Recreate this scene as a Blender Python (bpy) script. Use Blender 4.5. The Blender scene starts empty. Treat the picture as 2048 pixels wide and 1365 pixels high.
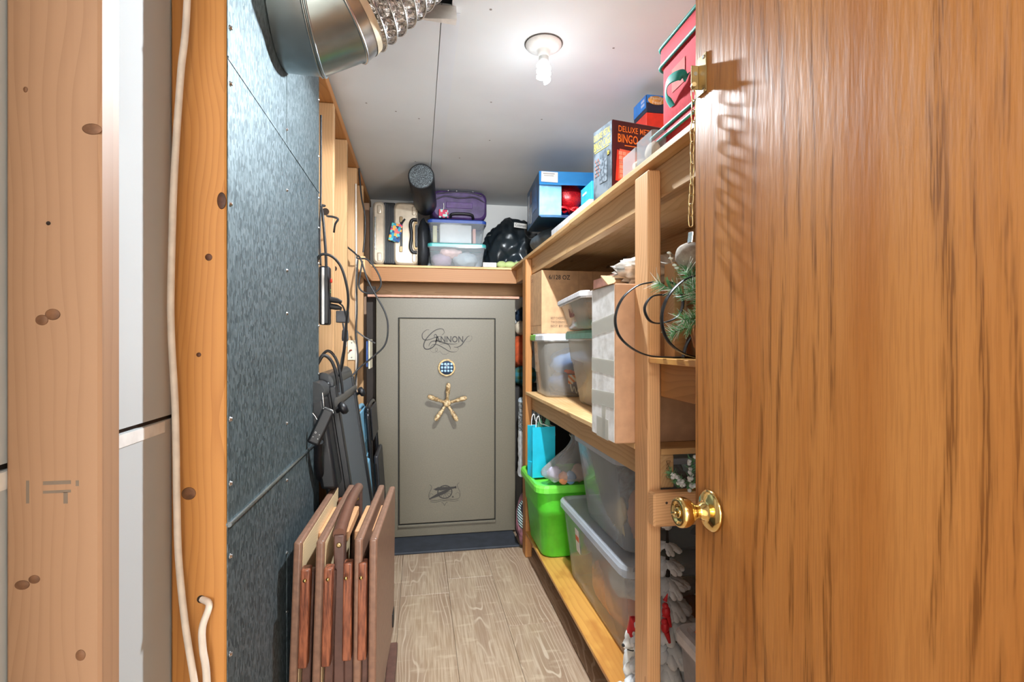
import bpy, bmesh, math, random
from mathutils import Vector, Matrix, Euler, noise
random.seed(7)
R = math.radians
scene = bpy.context.scene
COL = scene.collection

# ---------------------------------------------------------------- camera
cam_d = bpy.data.cameras.new('camera')
cam_d.sensor_width = 36.0
cam_d.lens = 36.0 * 1050 / 2048
cam_d.clip_start = 0.02
cam = bpy.data.objects.new('camera', cam_d)
cam.location = (0, 0, 1.24)
cam.rotation_euler = (R(90), 0, -math.atan(186 / 1050))
COL.objects.link(cam)
scene.camera = cam

# ---------------------------------------------------------------- world, lights, exposure
w = bpy.data.worlds.new('world')
scene.world = w
w.use_nodes = True
w.node_tree.nodes['Background'].inputs[0].default_value = (0.9, 0.95, 1.0, 1)
w.node_tree.nodes['Background'].inputs[1].default_value = 0.12
BULB_STRENGTH = 13.0         # glow of the spiral bulb itself
BULB_WATTS = 112.0            # the light it throws down into the room
GLOW_WATTS = 85.0            # the light it spreads all round
HALL_END_FILL_WATTS = 245.0         # added fill light at the far end of the hall behind the camera
HALL_TOP_FILL_WATTS = 18.0            # added fill light under the hall ceiling, without a fixture
def area(name, kind, size, sy, loc, rot, watts, col):
    l = bpy.data.lights.new(name, 'AREA'); l.shape = kind; l.size = size
    if kind == 'RECTANGLE': l.size_y = sy
    l.energy = watts; l.color = col
    o = bpy.data.objects.new(name, l); o.location = loc; o.rotation_euler = rot; COL.objects.link(o)
area('hall_end_fill', 'RECTANGLE', 1.9, 1.5, (0.0, -5.9, 1.45), (R(90), 0, 0), HALL_END_FILL_WATTS, (0.95, 0.975, 1.0))  # unseen fill, added to even out the light deep in the room
area('hall_top_fill', 'DISK', 0.34, 0, (0.0, -0.9, 2.33), (0, 0, 0), HALL_TOP_FILL_WATTS, (1.0, 0.98, 0.95))  # unseen fill added behind the doorway, shining down
vs = scene.view_settings
vs.view_transform = 'Standard'; vs.look = 'None'; vs.gamma = 1.0; vs.use_curve_mapping = False
vs.exposure = 0.55
scene.display_settings.display_device = 'sRGB'
try:
    scene.cycles.use_denoising = True
    scene.cycles.max_bounces = 7
    scene.cycles.diffuse_bounces = 5
    scene.cycles.glossy_bounces = 3
    scene.cycles.transmission_bounces = 4
    scene.cycles.use_adaptive_sampling = True
    scene.cycles.adaptive_threshold = 0.045
    scene.cycles.transparent_max_bounces = 24
    scene.cycles.sample_clamp_indirect = 6.0
    scene.cycles.caustics_reflective = False
    scene.cycles.caustics_refractive = False
except Exception:
    pass

# ---------------------------------------------------------------- helpers
def lin(c):
    if isinstance(c, str):
        c = c.lstrip('#'); c = [int(c[i:i + 2], 16) / 255 for i in (0, 2, 4)]
    return tuple((v / 12.92 if v <= 0.04045 else ((v + 0.055) / 1.055) ** 2.4) for v in c) + (1.0,)

class N:
    """small node-tree writer"""
    def __init__(s, name):
        s.m = bpy.data.materials.new(name); s.m.use_nodes = True
        s.t = s.m.node_tree; s.t.nodes.clear()
        s.out = s.t.nodes.new('ShaderNodeOutputMaterial')
    def n(s, typ, **k):
        o = s.t.nodes.new('ShaderNode' + typ)
        for a, v in k.items():
            if a.startswith('i_'):
                key = a[2:]
                key = int(key) if key.isdigit() else key.replace('_', ' ')
                s.put(o.inputs[key], v)
            else:
                setattr(o, a, v)
        return o
    def put(s, sock, v):
        if hasattr(v, 'links') or isinstance(v, bpy.types.NodeSocket):
            s.t.links.new(v, sock)
        else:
            sock.default_value = v
    def math(s, op, a, b=0.0, c=None, clamp=False):
        o = s.t.nodes.new('ShaderNodeMath'); o.operation = op; o.use_clamp = clamp
        s.put(o.inputs[0], a); s.put(o.inputs[1], b)
        if c is not None: s.put(o.inputs[2], c)
        return o.outputs[0]
    def vmath(s, op, a, b):
        o = s.t.nodes.new('ShaderNodeVectorMath'); o.operation = op
        s.put(o.inputs[0], a); s.put(o.inputs[1], b)
        return o.outputs[0]
    def mix(s, fac, a, b, blend='MIX'):
        o = s.t.nodes.new('ShaderNodeMix'); o.data_type = 'RGBA'; o.blend_type = blend
        s.put(o.inputs[0], fac); s.put(o.inputs[6], a); s.put(o.inputs[7], b)
        return o.outputs[2]
    def ramp(s, fac, lo, hi, a=0.0, b=1.0):
        o = s.t.nodes.new('ShaderNodeMapRange')
        o.interpolation_type = 'SMOOTHSTEP'
        s.put(o.inputs[0], fac); s.put(o.inputs[1], lo); s.put(o.inputs[2], hi)
        s.put(o.inputs[3], a); s.put(o.inputs[4], b)
        return o.outputs[0]
    def noise(s, vec, scale, detail=3, rough=0.5, dist=0.0):
        o = s.n('TexNoise', i_Scale=scale, i_Detail=detail, i_Roughness=rough, i_Distortion=dist)
        s.put(o.inputs['Vector'], vec)
        return o.outputs[0]
    def bsdf(s, col, rough=0.5, metal=0.0, bump=None, bstr=0.3, bdist=0.002, **k):
        p = s.n('BsdfPrincipled')
        s.put(p.inputs['Base Color'], col); s.put(p.inputs['Roughness'], rough); s.put(p.inputs['Metallic'], metal)
        for a, v in k.items(): s.put(p.inputs[a.replace('_', ' ')], v)
        if bump is not None:
            b = s.n('Bump', i_Strength=bstr, i_Distance=bdist); s.put(b.inputs['Height'], bump)
            s.t.links.new(b.outputs[0], p.inputs['Normal'])
        s.t.links.new(p.outputs[0], s.out.inputs[0])
        return p
    def obj(s): return s.n('TexCoord').outputs['Object']
    def rand(s): return s.n('ObjectInfo').outputs['Random']

MATS = {}
def plain(name, col, rough=0.55, metal=0.0, var=0.06, bump=0.0, scale=30, **k):
    """single-colour material with slight mottling and fine relief"""
    if name in MATS: return MATS[name]
    a = N(name); c = lin(col); v = a.obj()
    nz = a.noise(v, scale, 4)
    dark = tuple(x * (1 - var * 1.6) for x in c[:3]) + (1,)
    lite = tuple(min(1, x * (1 + var * 1.6)) for x in c[:3]) + (1,)
    colr = a.mix(a.ramp(nz, 0.3, 0.7), dark, lite)
    a.bsdf(colr, rough, metal, nz if bump else None, bump, 0.003, **k)
    MATS[name] = a.m
    return a.m

def wood(name, light, dark, ring=34.0, ringamt=0.5, knots=True, rough=0.55, fine=0.25, patch=0.0, patchcol=None, warp=0.05, coat=0.0):
    """sawn softwood: grain runs along the object's local X"""
    a = N(name); v = a.obj(); r = a.rand()
    off = a.n('CombineXYZ', i_X=a.math('MULTIPLY', r, 37.0), i_Y=a.math('MULTIPLY_ADD', r, 0.05, 0.012), i_Z=a.math('MULTIPLY_ADD', r, 0.035, 0.03)).outputs[0]
    p = a.vmath('ADD', v, off)
    wv = a.noise(a.vmath('MULTIPLY', p, (1.7, 5.0, 5.0)), 1.0, 2, 0.5)
    wo = a.math('MULTIPLY', a.math('SUBTRACT', wv, 0.5), warp)
    q = a.vmath('ADD', a.vmath('MULTIPLY', p, (0.0, 1.0, 1.0)), a.n('CombineXYZ', i_X=0.0, i_Y=wo, i_Z=wo).outputs[0])
    if knots:
        kv = a.n('TexVoronoi', i_Scale=1.0, i_Randomness=1.0)
        a.put(kv.inputs['Vector'], a.vmath('MULTIPLY', p, (2.6, 9.0, 9.0)))
        kd = kv.outputs['Distance']
        swell = a.math('MULTIPLY', a.ramp(kd, 0.0, 0.45, 1.0, 0.0), 0.012)
        q = a.vmath('ADD', q, a.n('CombineXYZ', i_X=0.0, i_Y=swell, i_Z=swell).outputs[0])
    wave = a.n('TexWave', wave_type='RINGS', rings_direction='X', wave_profile='SAW', i_Scale=ring, i_Distortion=0.6, i_Detail=2.0, i_Detail_Scale=1.0)
    a.put(wave.inputs['Vector'], q)
    rr = a.math('POWER', wave.outputs['Fac'], 2.5)
    fn = a.noise(a.vmath('MULTIPLY', p, (3.0, 160.0, 160.0)), 1.0, 3)
    big = a.noise(a.vmath('MULTIPLY', p, (1.2, 7.0, 7.0)), 1.0, 2)
    f = a.math('ADD', a.math('MULTIPLY', rr, ringamt), a.math('MULTIPLY', a.math('SUBTRACT', fn, 0.45), fine))
    f = a.math('ADD', f, a.math('MULTIPLY', a.math('SUBTRACT', big, 0.5), 0.5), clamp=True)
    col = a.mix(f, lin(light), lin(dark))
    if patch:
        pn = a.noise(a.vmath('MULTIPLY', p, (5.0, 9.0, 9.0)), 1.0, 3)
        col = a.mix(a.ramp(pn, 0.45, 0.62, 0.0, patch), col, lin(patchcol or dark))
    if knots:
        dk = tuple(x * 0.35 for x in lin(dark)[:3]) + (1,)
        col = a.mix(a.ramp(kd, 0.06, 0.11, 0.7, 0.0), col, dk)
    a.bsdf(col, rough, 0.0, fn, 0.12, 0.001, Coat_Weight=coat, Coat_Roughness=0.3)
    MATS[name] = a.m
    return a.m

def newobj(name, me, mat=None, parent=None, loc=None, rot=None):
    o = bpy.data.objects.new(name, me); COL.objects.link(o)
    if mat is not None and me is not None and not me.materials: me.materials.append(mat)
    if parent is not None: o.parent = parent
    if loc is not None: o.location = loc
    if rot is not None: o.rotation_euler = rot
    return o

def tag(o, label=None, cat=None, group=None, kind=None):
    if label: o['label'] = label
    if cat: o['category'] = cat
    if group: o['group'] = group
    if kind: o['kind'] = kind
    return o

def thing(name, label, cat, loc=(0, 0, 0), rot=(0, 0, 0), group=None):
    o = bpy.data.objects.new(name, None); COL.objects.link(o)
    o.empty_display_size = 0.05
    o.location = loc; o.rotation_euler = rot
    return tag(o, label, cat, group)

class MB:
    """collects shapes into one mesh"""
    def __init__(s): s.bm = bmesh.new()
    def _add(s, verts, faces, smooth=False):
        vs_ = [s.bm.verts.new(v) for v in verts]
        out = []
        for f in faces:
            try:
                fc = s.bm.faces.new([vs_[i] for i in f]); fc.smooth = smooth; out.append(fc)
            except ValueError: pass
        return vs_, out
    def box(s, lo, hi, bev=0.0, seg=1, mat=None):
        x0, y0, z0 = lo; x1, y1, z1 = hi
        v = [(x0, y0, z0), (x1, y0, z0), (x1, y1, z0), (x0, y1, z0), (x0, y0, z1), (x1, y0, z1), (x1, y1, z1), (x0, y1, z1)]
        if mat is not None: v = [tuple(mat @ Vector(p)) for p in v]
        vs_, fs = s._add(v, [(0, 3, 2, 1), (4, 5, 6, 7), (0, 1, 5, 4), (1, 2, 6, 5), (2, 3, 7, 6), (3, 0, 4, 7)])
        if bev > 0:
            es = list({e for f in fs for e in f.edges})
            r = bmesh.ops.bevel(s.bm, geom=es, offset=bev, segments=seg, profile=0.5, affect='EDGES')
            if seg > 1:
                for f in r['faces']: f.smooth = True
        return s
    def prism(s, pts, z0, z1, mat=None):
        n = len(pts)
        v = [(p[0], p[1], z0) for p in pts] + [(p[0], p[1], z1) for p in pts]
        if mat is not None: v = [tuple(mat @ Vector(p)) for p in v]
        s._add(v, [tuple(range(n))[::-1], tuple(range(n, 2 * n))] + [(i, (i + 1) % n, n + (i + 1) % n, n + i) for i in range(n)])
        return s
    def loft(s, rings, closed=True, cap0=True, cap1=True, smooth=True):
        n = len(rings[0]); v = [tuple(p) for r in rings for p in r]; f = []
        for k in range(len(rings) - 1):
            for i in range(n if closed else n - 1):
                j = (i + 1) % n
                f.append((k * n + i, k * n + j, (k + 1) * n + j, (k + 1) * n + i))
        s._add(v, f, smooth)
        m = len(rings) - 1
        if cap0: s._add(rings[0], [tuple(range(n))[::-1]])
        if cap1: s._add(rings[m], [tuple(range(n))])
        return s
    def tube(s, pts, r, seg=8, closed=False, caps=True, smooth=True, flat=None):
        P = [Vector(p) for p in pts]; n = len(P)
        rr = r if isinstance(r, (list, tuple)) else [r] * n
        up = None; rings = []
        for i in range(n):
            if closed: d = P[(i + 1) % n] - P[i - 1]
            else: d = P[min(i + 1, n - 1)] - P[max(i - 1, 0)]
            d = d.normalized() if d.length > 1e-9 else Vector((0, 0, 1))
            if up is None:
                up = Vector((0, 0, 1)) if abs(d.z) < 0.9 else Vector((1, 0, 0))
                if flat is not None: up = Vector(flat)
            elif flat is not None: up = Vector(flat)
            u = (up - d * up.dot(d)); u = u.normalized() if u.length > 1e-6 else d.orthogonal().normalized()
            if flat is None: up = u
            b = d.cross(u)
            ra = rr[i]; ra, rb = (ra if isinstance(ra, tuple) else (ra, ra))
            rings.append([P[i] + u * (math.cos(2 * math.pi * k / seg) * ra) + b * (math.sin(2 * math.pi * k / seg) * rb) for k in range(seg)])
        if closed:
            rings.append(rings[0]); s.loft(rings, cap0=False, cap1=False, smooth=smooth)
        else:
            s.loft(rings, cap0=caps, cap1=caps, smooth=smooth)
        return s
    def cyl(s, p0, p1, r, seg=20, r1=None, smooth=True):
        return s.tube([p0, p1], [r, r if r1 is None else r1], seg, smooth=smooth)
    def lathe(s, prof, mat=None, seg=28, smooth=True):
        rings = []
        for (r, z) in prof:
            ring = [Vector((r * math.cos(2 * math.pi * k / seg), r * math.sin(2 * math.pi * k / seg), z)) for k in range(seg)]
            if mat is not None: ring = [mat @ p for p in ring]
            rings.append(ring)
        return s.loft(rings, smooth=smooth)
    def blob(s, c, r, sub=3, amp=0.15, freq=3.0, seed=0.0, ridg=False, flatz=None):
        c = Vector(c); r = Vector(r) if not isinstance(r, (int, float)) else Vector((r, r, r))
        t = bmesh.new(); bmesh.ops.create_icosphere(t, subdivisions=sub, radius=1.0)
        for v in t.verts:
            p = v.co * freq + Vector((seed, seed * 1.7, -seed))
            h = noise.noise(p)
            if ridg: h = 0.7 - abs(noise.noise(p)) * 2 + 0.4 * noise.noise(p * 2.3)
            v.co *= 1 + amp * h
            v.co = Vector((v.co.x * r.x, v.co.y * r.y, v.co.z * r.z)) + c
            if flatz is not None and v.co.z < flatz: v.co.z = flatz
        t.verts.ensure_lookup_table(); t.verts.index_update()
        s._add([v.co[:] for v in t.verts], [[q.index for q in f.verts] for f in t.faces], True)
        t.free(); return s
    def ribbon(s, pts, wd, nrm, thick=0.0006):
        """flat ribbon lying in the plane with normal nrm"""
        P = [Vector(p) for p in pts]; n = len(P); nv = Vector(nrm).normalized()
        ww = wd if isinstance(wd, (list, tuple)) else [wd] * n
        L = []; Rr = []
        for i in range(n):
            d = (P[min(i + 1, n - 1)] - P[max(i - 1, 0)]).normalized(); b = d.cross(nv)
            L.append(P[i] + b * ww[i] / 2 + nv * thick); Rr.append(P[i] - b * ww[i] / 2 + nv * thick)
        s._add(L + Rr, [(i, i + 1, n + i + 1, n + i) for i in range(n - 1)])
        return s
    def mesh(s, name):
        bmesh.ops.recalc_face_normals(s.bm, faces=s.bm.faces[:])
        me = bpy.data.meshes.new(name); s.bm.to_mesh(me); s.bm.free(); return me
    def build(s, name, mat, parent=None, loc=None, rot=None):
        return newobj(name, s.mesh(name), mat, parent, loc, rot)

def rr(cx, cy, z, hx, hy, r=0.02, n=5):
    """rounded rectangle ring"""
    r = min(r, hx * 0.99, hy * 0.99); out = []
    for (sx, sy, a0) in ((1, 1, 0), (-1, 1, 90), (-1, -1, 180), (1, -1, 270)):
        for k in range(n):
            a_ = R(a0 + 90 * k / (n - 1))
            out.append(Vector((cx + sx * (hx - r) + r * math.cos(a_), cy + sy * (hy - r) + r * math.sin(a_), z)))
    return out

def board(name, lo, hi, mat, parent=None, axis=None, bev=0.0025):
    """a sawn board between two corners; its local X is the grain direction"""
    d = [hi[i] - lo[i] for i in range(3)]
    c = [(hi[i] + lo[i]) / 2 for i in range(3)]
    ax = axis or 'XYZ'[max(range(3), key=lambda i: d[i])]
    if ax == 'X': L, W, T, rot = d[0], d[1], d[2], (0, 0, 0)
    elif ax == 'Y': L, W, T, rot = d[1], d[0], d[2], (0, 0, R(90))
    else: L, W, T, rot = d[2], d[1], d[0], (0, R(-90), 0)
    return MB().box((-L / 2, -W / 2, -T / 2), (L / 2, W / 2, T / 2), bev).build(name, mat, parent, c, rot)

def text_mesh(body, size, bold=0.0, space=1.0, align='CENTER'):
    cu = bpy.data.curves.new('lettering', 'FONT')
    cu.body = body; cu.size = size; cu.offset = bold; cu.align_x = align; cu.align_y = 'CENTER'; cu.space_character = space
    cu.resolution_u = 3
    o = bpy.data.objects.new('lettering', cu); COL.objects.link(o)
    dg = bpy.context.evaluated_depsgraph_get()
    me = bpy.data.meshes.new_from_object(o.evaluated_get(dg))
    bpy.data.objects.remove(o); bpy.data.curves.remove(cu)
    return me

def lettering(body, width, height, org, right, up, mat, parent, name='lettering', bold=0.0, space=1.0, lift=0.0008):
    """flat printed words: fitted to width x height round org on the plane right x up"""
    me = text_mesh(body, 1.0, bold, space)
    xs = [v.co.x for v in me.vertices]; ys = [v.co.y for v in me.vertices]
    cx, cy = (min(xs) + max(xs)) / 2, (min(ys) + max(ys)) / 2
    sx = width / max(1e-6, max(xs) - min(xs)); sy = height / max(1e-6, max(ys) - min(ys))
    rv = Vector(right).normalized(); uv = Vector(up).normalized(); nv = rv.cross(uv); og = Vector(org)
    for v in me.vertices:
        v.co = og + rv * ((v.co.x - cx) * sx) + uv * ((v.co.y - cy) * sy) + nv * lift
    return newobj(name, me, mat, parent)

def patch(name, org, right, up, wd, ht, mat, parent, lift=0.0006, thick=0.0006):
    """thin printed panel or label centred at org on the plane right x up"""
    rv = Vector(right).normalized(); uv = Vector(up).normalized(); nv = rv.cross(uv)
    m4 = Matrix((rv.to_4d(), uv.to_4d(), nv.to_4d(), (0, 0, 0, 1))).transposed()
    m4 = Matrix.Translation(Vector(org) + nv * lift) @ Matrix((tuple(rv) + (0,), tuple(uv) + (0,), tuple(nv) + (0,), (0, 0, 0, 1))).transposed()
    return MB().box((-wd / 2, -ht / 2, 0), (wd / 2, ht / 2, thick), mat=m4).build(name, mat, parent)

def spline(pts, n=8):
    """Catmull-Rom through the points"""
    P = [Vector(p) for p in pts]; P = [P[0] * 2 - P[1]] + P + [P[-1] * 2 - P[-2]]; out = []
    for i in range(1, len(P) - 2):
        a, b, c, d = P[i - 1], P[i], P[i + 1], P[i + 2]
        for k in range(n):
            t = k / n
            out.append(0.5 * ((2 * b) + (c - a) * t + (2 * a - 5 * b + 4 * c - d) * t * t + (3 * b - a - 3 * c + d) * t ** 3))
    out.append(P[-2]); return out

# ---------------------------------------------------------------- materials
M = {}
M['pine'] = wood('pine', '#9f7b5e', '#835f45', 26, 0.4, False, warp=0.11)
M['pine_orange'] = wood('pine_orange', '#ae763e', '#8a5424', 28, 0.45, False, warp=0.10)
M['pine_amber'] = wood('pine_amber', '#bf8444', '#975c28', 28, 0.45, False, warp=0.10)
M['pine_beam'] = wood('pine_beam', '#a06c3a', '#805224', 28, 0.45, True)
M['pine_pale'] = wood('pine_pale', '#bd9468', '#9c7244', 34, 0.4)
M['pine_shelf'] = wood('pine_shelf', '#c8a274', '#a67a48', 28, 0.5)
M['fir'] = wood('fir', '#e6b482', '#bf8454', 46, 0.6, False)
M['ply'] = wood('ply', '#dcb683', '#b98a52', 14, 0.45, True, 0.6, 0.25, 0.35, '#c28a4a', 0.09)
M['ply_stain'] = wood('ply_stain', '#d9a252', '#b87632', 14, 0.45, True, 0.4, 0.25, 0.5, '#a8642a', 0.09, 0.3)

def oak_door():
    a = N('oak_veneer'); v = a.obj()
    big = a.noise(a.vmath('MULTIPLY', v, (1.1, 6.5, 6.5)), 1.0, 2)
    q = a.vmath('ADD', a.vmath('MULTIPLY', v, (0.10, 1.0, 1.0)), a.n('CombineXYZ', i_X=0.0, i_Y=a.math('MULTIPLY', a.math('SUBTRACT', big, 0.5), 0.16), i_Z=0.10).outputs[0])
    wave = a.n('TexWave', wave_type='RINGS', rings_direction='X', wave_profile='SIN', i_Scale=13.0, i_Distortion=2.2, i_Detail=4.0, i_Detail_Scale=1.6)
    a.put(wave.inputs['Vector'], q)
    pores = a.ramp(a.noise(a.vmath('MULTIPLY', v, (13.0, 420.0, 420.0)), 1.0, 2), 0.46, 0.60)
    dash = a.noise(a.vmath('MULTIPLY', v, (3.6, 30.0, 30.0)), 1.0, 4, 0.65)
    k = a.math('MULTIPLY', a.ramp(wave.outputs['Fac'], 0.48, 0.96), a.ramp(dash, 0.40, 0.56))
    k = a.math('MULTIPLY', k, a.math('MULTIPLY_ADD', pores, 0.62, 0.38))
    base = a.mix(a.ramp(a.noise(a.vmath('MULTIPLY', v, (0.8, 9.0, 9.0)), 1.0, 3), 0.3, 0.7), lin('#ab6c32'), lin('#c08448'))
    base = a.mix(a.math('MULTIPLY', pores, 0.20), base, lin('#7d481c'))
    col = a.mix(a.math('MULTIPLY', k, 0.70), base, lin('#693c13'))
    rel = a.noise(a.vmath('MULTIPLY', v, (14.0, 95.0, 95.0)), 1.0, 3)
    a.bsdf(col, 0.40, 0.0, rel, 0.5, 0.0014, Coat_Weight=0.05, Coat_Roughness=0.3, Specular_IOR_Level=0.32)
    MATS['oak_veneer'] = a.m
    return a.m
M['oak'] = oak_door()

def lvp():
    a = N('vinyl_plank'); v = a.obj(); r = a.rand()
    off = a.n('CombineXYZ', i_X=a.math('MULTIPLY', r, 41.0), i_Y=a.math('MULTIPLY', a.math('SUBTRACT', r, 0.5), 0.06), i_Z=0.11).outputs[0]
    p = a.vmath('ADD', v, off)
    big = a.noise(a.vmath('MULTIPLY', p, (1.1, 6.0, 5.0)), 1.0, 2)
    q = a.vmath('ADD', a.vmath('MULTIPLY', p, (0.12, 1.0, 1.0)), a.n('CombineXYZ', i_X=0.0, i_Y=a.math('MULTIPLY', a.math('SUBTRACT', big, 0.5), 0.10), i_Z=a.math('MULTIPLY', a.math('SUBTRACT', big, 0.5), 0.16)).outputs[0])
    wave = a.n('TexWave', wave_type='RINGS', rings_direction='X', wave_profile='SIN', i_Scale=30.0, i_Distortion=0.8, i_Detail=2.0, i_Detail_Scale=1.2)
    a.put(wave.inputs['Vector'], q)
    fn = a.noise(a.vmath('MULTIPLY', p, (6.0, 150.0, 150.0)), 1.0, 3)
    zone = a.ramp(a.noise(a.vmath('MULTIPLY', p, (1.6, 7.0, 7.0)), 1.0, 2), 0.42, 0.60)
    col = a.mix(a.ramp(fn, 0.3, 0.7), lin('#9c836a'), lin('#b9a48d'))
    col = a.mix(a.math('MULTIPLY', zone, 0.65), col, lin('#8f7460'))
    ln = a.math('MULTIPLY', a.ramp(wave.outputs['Fac'], 0.84, 0.99), a.math('MULTIPLY_ADD', zone, 0.55, 0.05))
    col = a.mix(ln, col, lin('#d9c8b2'))
    cross = a.noise(a.vmath('MULTIPLY', p, (30.0, 9.0, 9.0)), 1.0, 3)
    col = a.mix(a.ramp(cross, 0.56, 0.72, 0.0, 0.35), col, lin('#d2c0a8'))
    col = a.mix(a.math('MULTIPLY', r, 0.16), col, lin('#a4855f'))
    a.bsdf(col, 0.42, 0.0, fn, 0.15, 0.0008)
    return a.m
M['lvp'] = lvp()

def drywall(name, col, warm=None):
    a = N(name); v = a.obj()
    n1 = a.noise(v, 2.0, 3); n2 = a.noise(v, 120.0, 2)
    c = lin(col); d = tuple(x * 0.92 for x in c[:3]) + (1,)
    cc = a.mix(a.ramp(n1, 0.35, 0.65), d, c)
    a.bsdf(cc, 0.85, 0.0, n2, 0.08, 0.001); return a.m
M['drywall'] = drywall('drywall_paper', '#bfc4c6')
M['ceiling'] = drywall('ceiling_board', '#dadfe2')
M['tape'] = drywall('joint_tape', '#d8dee4')
M['backwall'] = drywall('white_wall', '#e4e4e2')

def galv(name, c0, c1, rough=0.30):
    a = N(name); v = a.obj()
    sp = a.n('TexVoronoi', i_Scale=170.0); a.put(sp.inputs['Vector'], a.vmath('MULTIPLY', v, (1.0, 1.0, 0.5)))
    sc_ = a.noise(a.vmath('MULTIPLY', v, (200.0, 260.0, 60.0)), 1.0, 4, 0.7)
    big = a.noise(a.vmath('MULTIPLY', v, (1.0, 2.0, 5.0)), 1.0, 3)
    g = a.math('ADD', a.math('MULTIPLY', a.n('SeparateColor', i_0=sp.outputs['Color']).outputs[0], 0.3), a.math('MULTIPLY', sc_, 0.7))
    col = a.mix(a.ramp(g, 0.25, 0.75), lin(c0), lin(c1))
    wav = a.noise(a.vmath('MULTIPLY', v, (1.0, 1.6, 7.0)), 1.0, 2)
    hgt = a.math('ADD', a.math('MULTIPLY', wav, 1.0), a.math('MULTIPLY', sc_, 0.02))
    a.bsdf(col, a.math('MULTIPLY_ADD', sc_, 0.22, rough - 0.06), 0.93, hgt, 0.5, 0.012)
    return a.m
M['galv'] = galv('galvanised_sheet', '#485357', '#798589', 0.57)
M['galv_pipe'] = plain('galvanised_pipe', '#a9b5b9', 0.26, 0.95, 0.10, 0.15, 9)
M['screw'] = plain('bright_screw', '#c9cccd', 0.25, 0.95)

def foil():
    a = N('crinkled_foil'); v = a.obj()
    n1 = a.n('TexVoronoi', i_Scale=42.0, feature='F1'); a.put(n1.inputs['Vector'], v)
    n2 = a.noise(v, 70.0, 4, 0.65, 1.2)
    h_ = a.math('ADD', n1.outputs['Distance'], n2)
    a.bsdf(a.mix(a.ramp(n2, 0.35, 0.65), lin('#8f8a86'), lin('#f2efec')), 0.16, 1.0, h_, 0.9, 0.012)
    return a.m
M['foil'] = foil()

M['black'] = plain('black_plastic', '#111216', 0.45, 0, 0.1)
M['black_rubber'] = plain('black_rubber', '#17181b', 0.6, 0, 0.1)
M['cord'] = plain('cord_black', '#232426', 0.5, 0, 0.1)
M['white_cable'] = plain('white_cable', '#ddd0c2', 0.55)
M['white'] = plain('white_plastic', '#e6e6e4', 0.4)
M['ink'] = plain('black_ink', '#22201f', 0.6)
M['safe'] = plain('safe_paint', '#676051', 0.42, 0.0, 0.04, 0.08, 140)
M['safe_ink'] = plain('safe_ink', '#2a2622', 0.6)
M['brass'] = plain('polished_brass', '#dfc07c', 0.13, 1.0, 0.03)
M['brass_dull'] = plain('aged_brass', '#b39a6c', 0.35, 0.9, 0.08)
M['steel'] = plain('steel', '#c9c9c6', 0.25, 0.95)
M['mat_navy'] = plain('dark_mat', '#2c3038', 0.7, 0, 0.12, 0.1, 18)
M['brown'] = plain('brown_laminate', '#5d4138', 0.4, 0, 0.10, 0.05, 40)
M['card'] = plain('cardboard', '#c29a72', 0.75, 0, 0.06, 0.05, 25)
M['card_dk'] = plain('cardboard_inside', '#9a7450', 0.8, 0, 0.06)
M['paper'] = plain('white_paper', '#e9e7e2', 0.7, 0, 0.02)
M['beige'] = plain('beige_plate', '#e6dcc2', 0.45)

def clear(name, tint, alpha=0.6, haze=0.25, rough=0.12):
    """thin plastic: mostly see-through, a little milky, with a sheen"""
    a = N(name); c = lin(tint); v = a.obj()
    tr = a.n('BsdfTransparent', i_Color=tuple(0.35 + 0.65 * x for x in c[:3]) + (1,))
    df = a.n('BsdfPrincipled'); a.put(df.inputs['Base Color'], c); a.put(df.inputs['Roughness'], rough)
    a.put(df.inputs['Specular IOR Level'], 0.7)
    fr = a.n('LayerWeight', i_Blend=0.25).outputs['Facing']
    nz = a.noise(v, 6.0, 2)
    fac = a.math('ADD', a.math('MULTIPLY', fr, 0.35), a.math('MULTIPLY_ADD', nz, 0.12, haze - 0.06), clamp=True)
    fac = a.math('MINIMUM', fac, 0.85)
    mx = a.n('MixShader'); a.put(mx.inputs[0], fac); a.put(mx.inputs[1], tr.outputs[0]); a.put(mx.inputs[2], df.outputs[0])
    a.t.links.new(mx.outputs[0], a.out.inputs[0]); return a.m
M['clear'] = clear('clear_plastic', '#dde4ea', haze=0.21)
M['clear_milky'] = clear('milky_plastic', '#e4e0d8', haze=0.26)
M['clear_lid'] = clear('lid_plastic', '#d7dde6', haze=0.36)
M['poly_bag'] = clear('poly_bag', '#d9d6d6', haze=0.26, rough=0.2)
# ================================================================ THE ROOM
WX = -0.335            # stud faces of the left wall
CZ = 2.25              # ceiling
BY = 3.86              # back wall
RX = 1.17              # right wall
def struct(name, o):
    o['kind'] = 'structure'; return o

# floor: a dark underlay with vinyl planks laid on it as parts
fl = struct('floor', MB().box((-0.45, 0.0, -0.05), (RX + 0.1, BY + 0.1, -0.008)).build('floor', plain('underlay', '#4b3d33', 0.9)))
seams = [-0.562, -0.326, -0.090, 0.146, 0.382, 0.618, 0.854, 1.09, 1.326]
cuts = [[0.9, 2.1], [0.3, 1.5, 2.75], [1.35, 2.60], [0.2, 2.75], [1.05, 2.25, 3.4], [0.6, 1.8, 3.0], [1.2, 2.4], [0.4, 1.6, 2.8]]
for i in range(8):
    x0, x1 = max(seams[i], -0.45), min(seams[i + 1], RX + 0.05)
    if x1 - x0 < 0.02: continue
    ys = [0.0] + cuts[i] + [BY + 0.02]
    for k in range(len(ys) - 1):
        board('plank', (x0 + 0.0005, ys[k] + 0.0005, -0.008), (x1 - 0.0005, ys[k + 1] - 0.0005, 0.0), M['lvp'], fl, 'Y', 0.0009)

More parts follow.
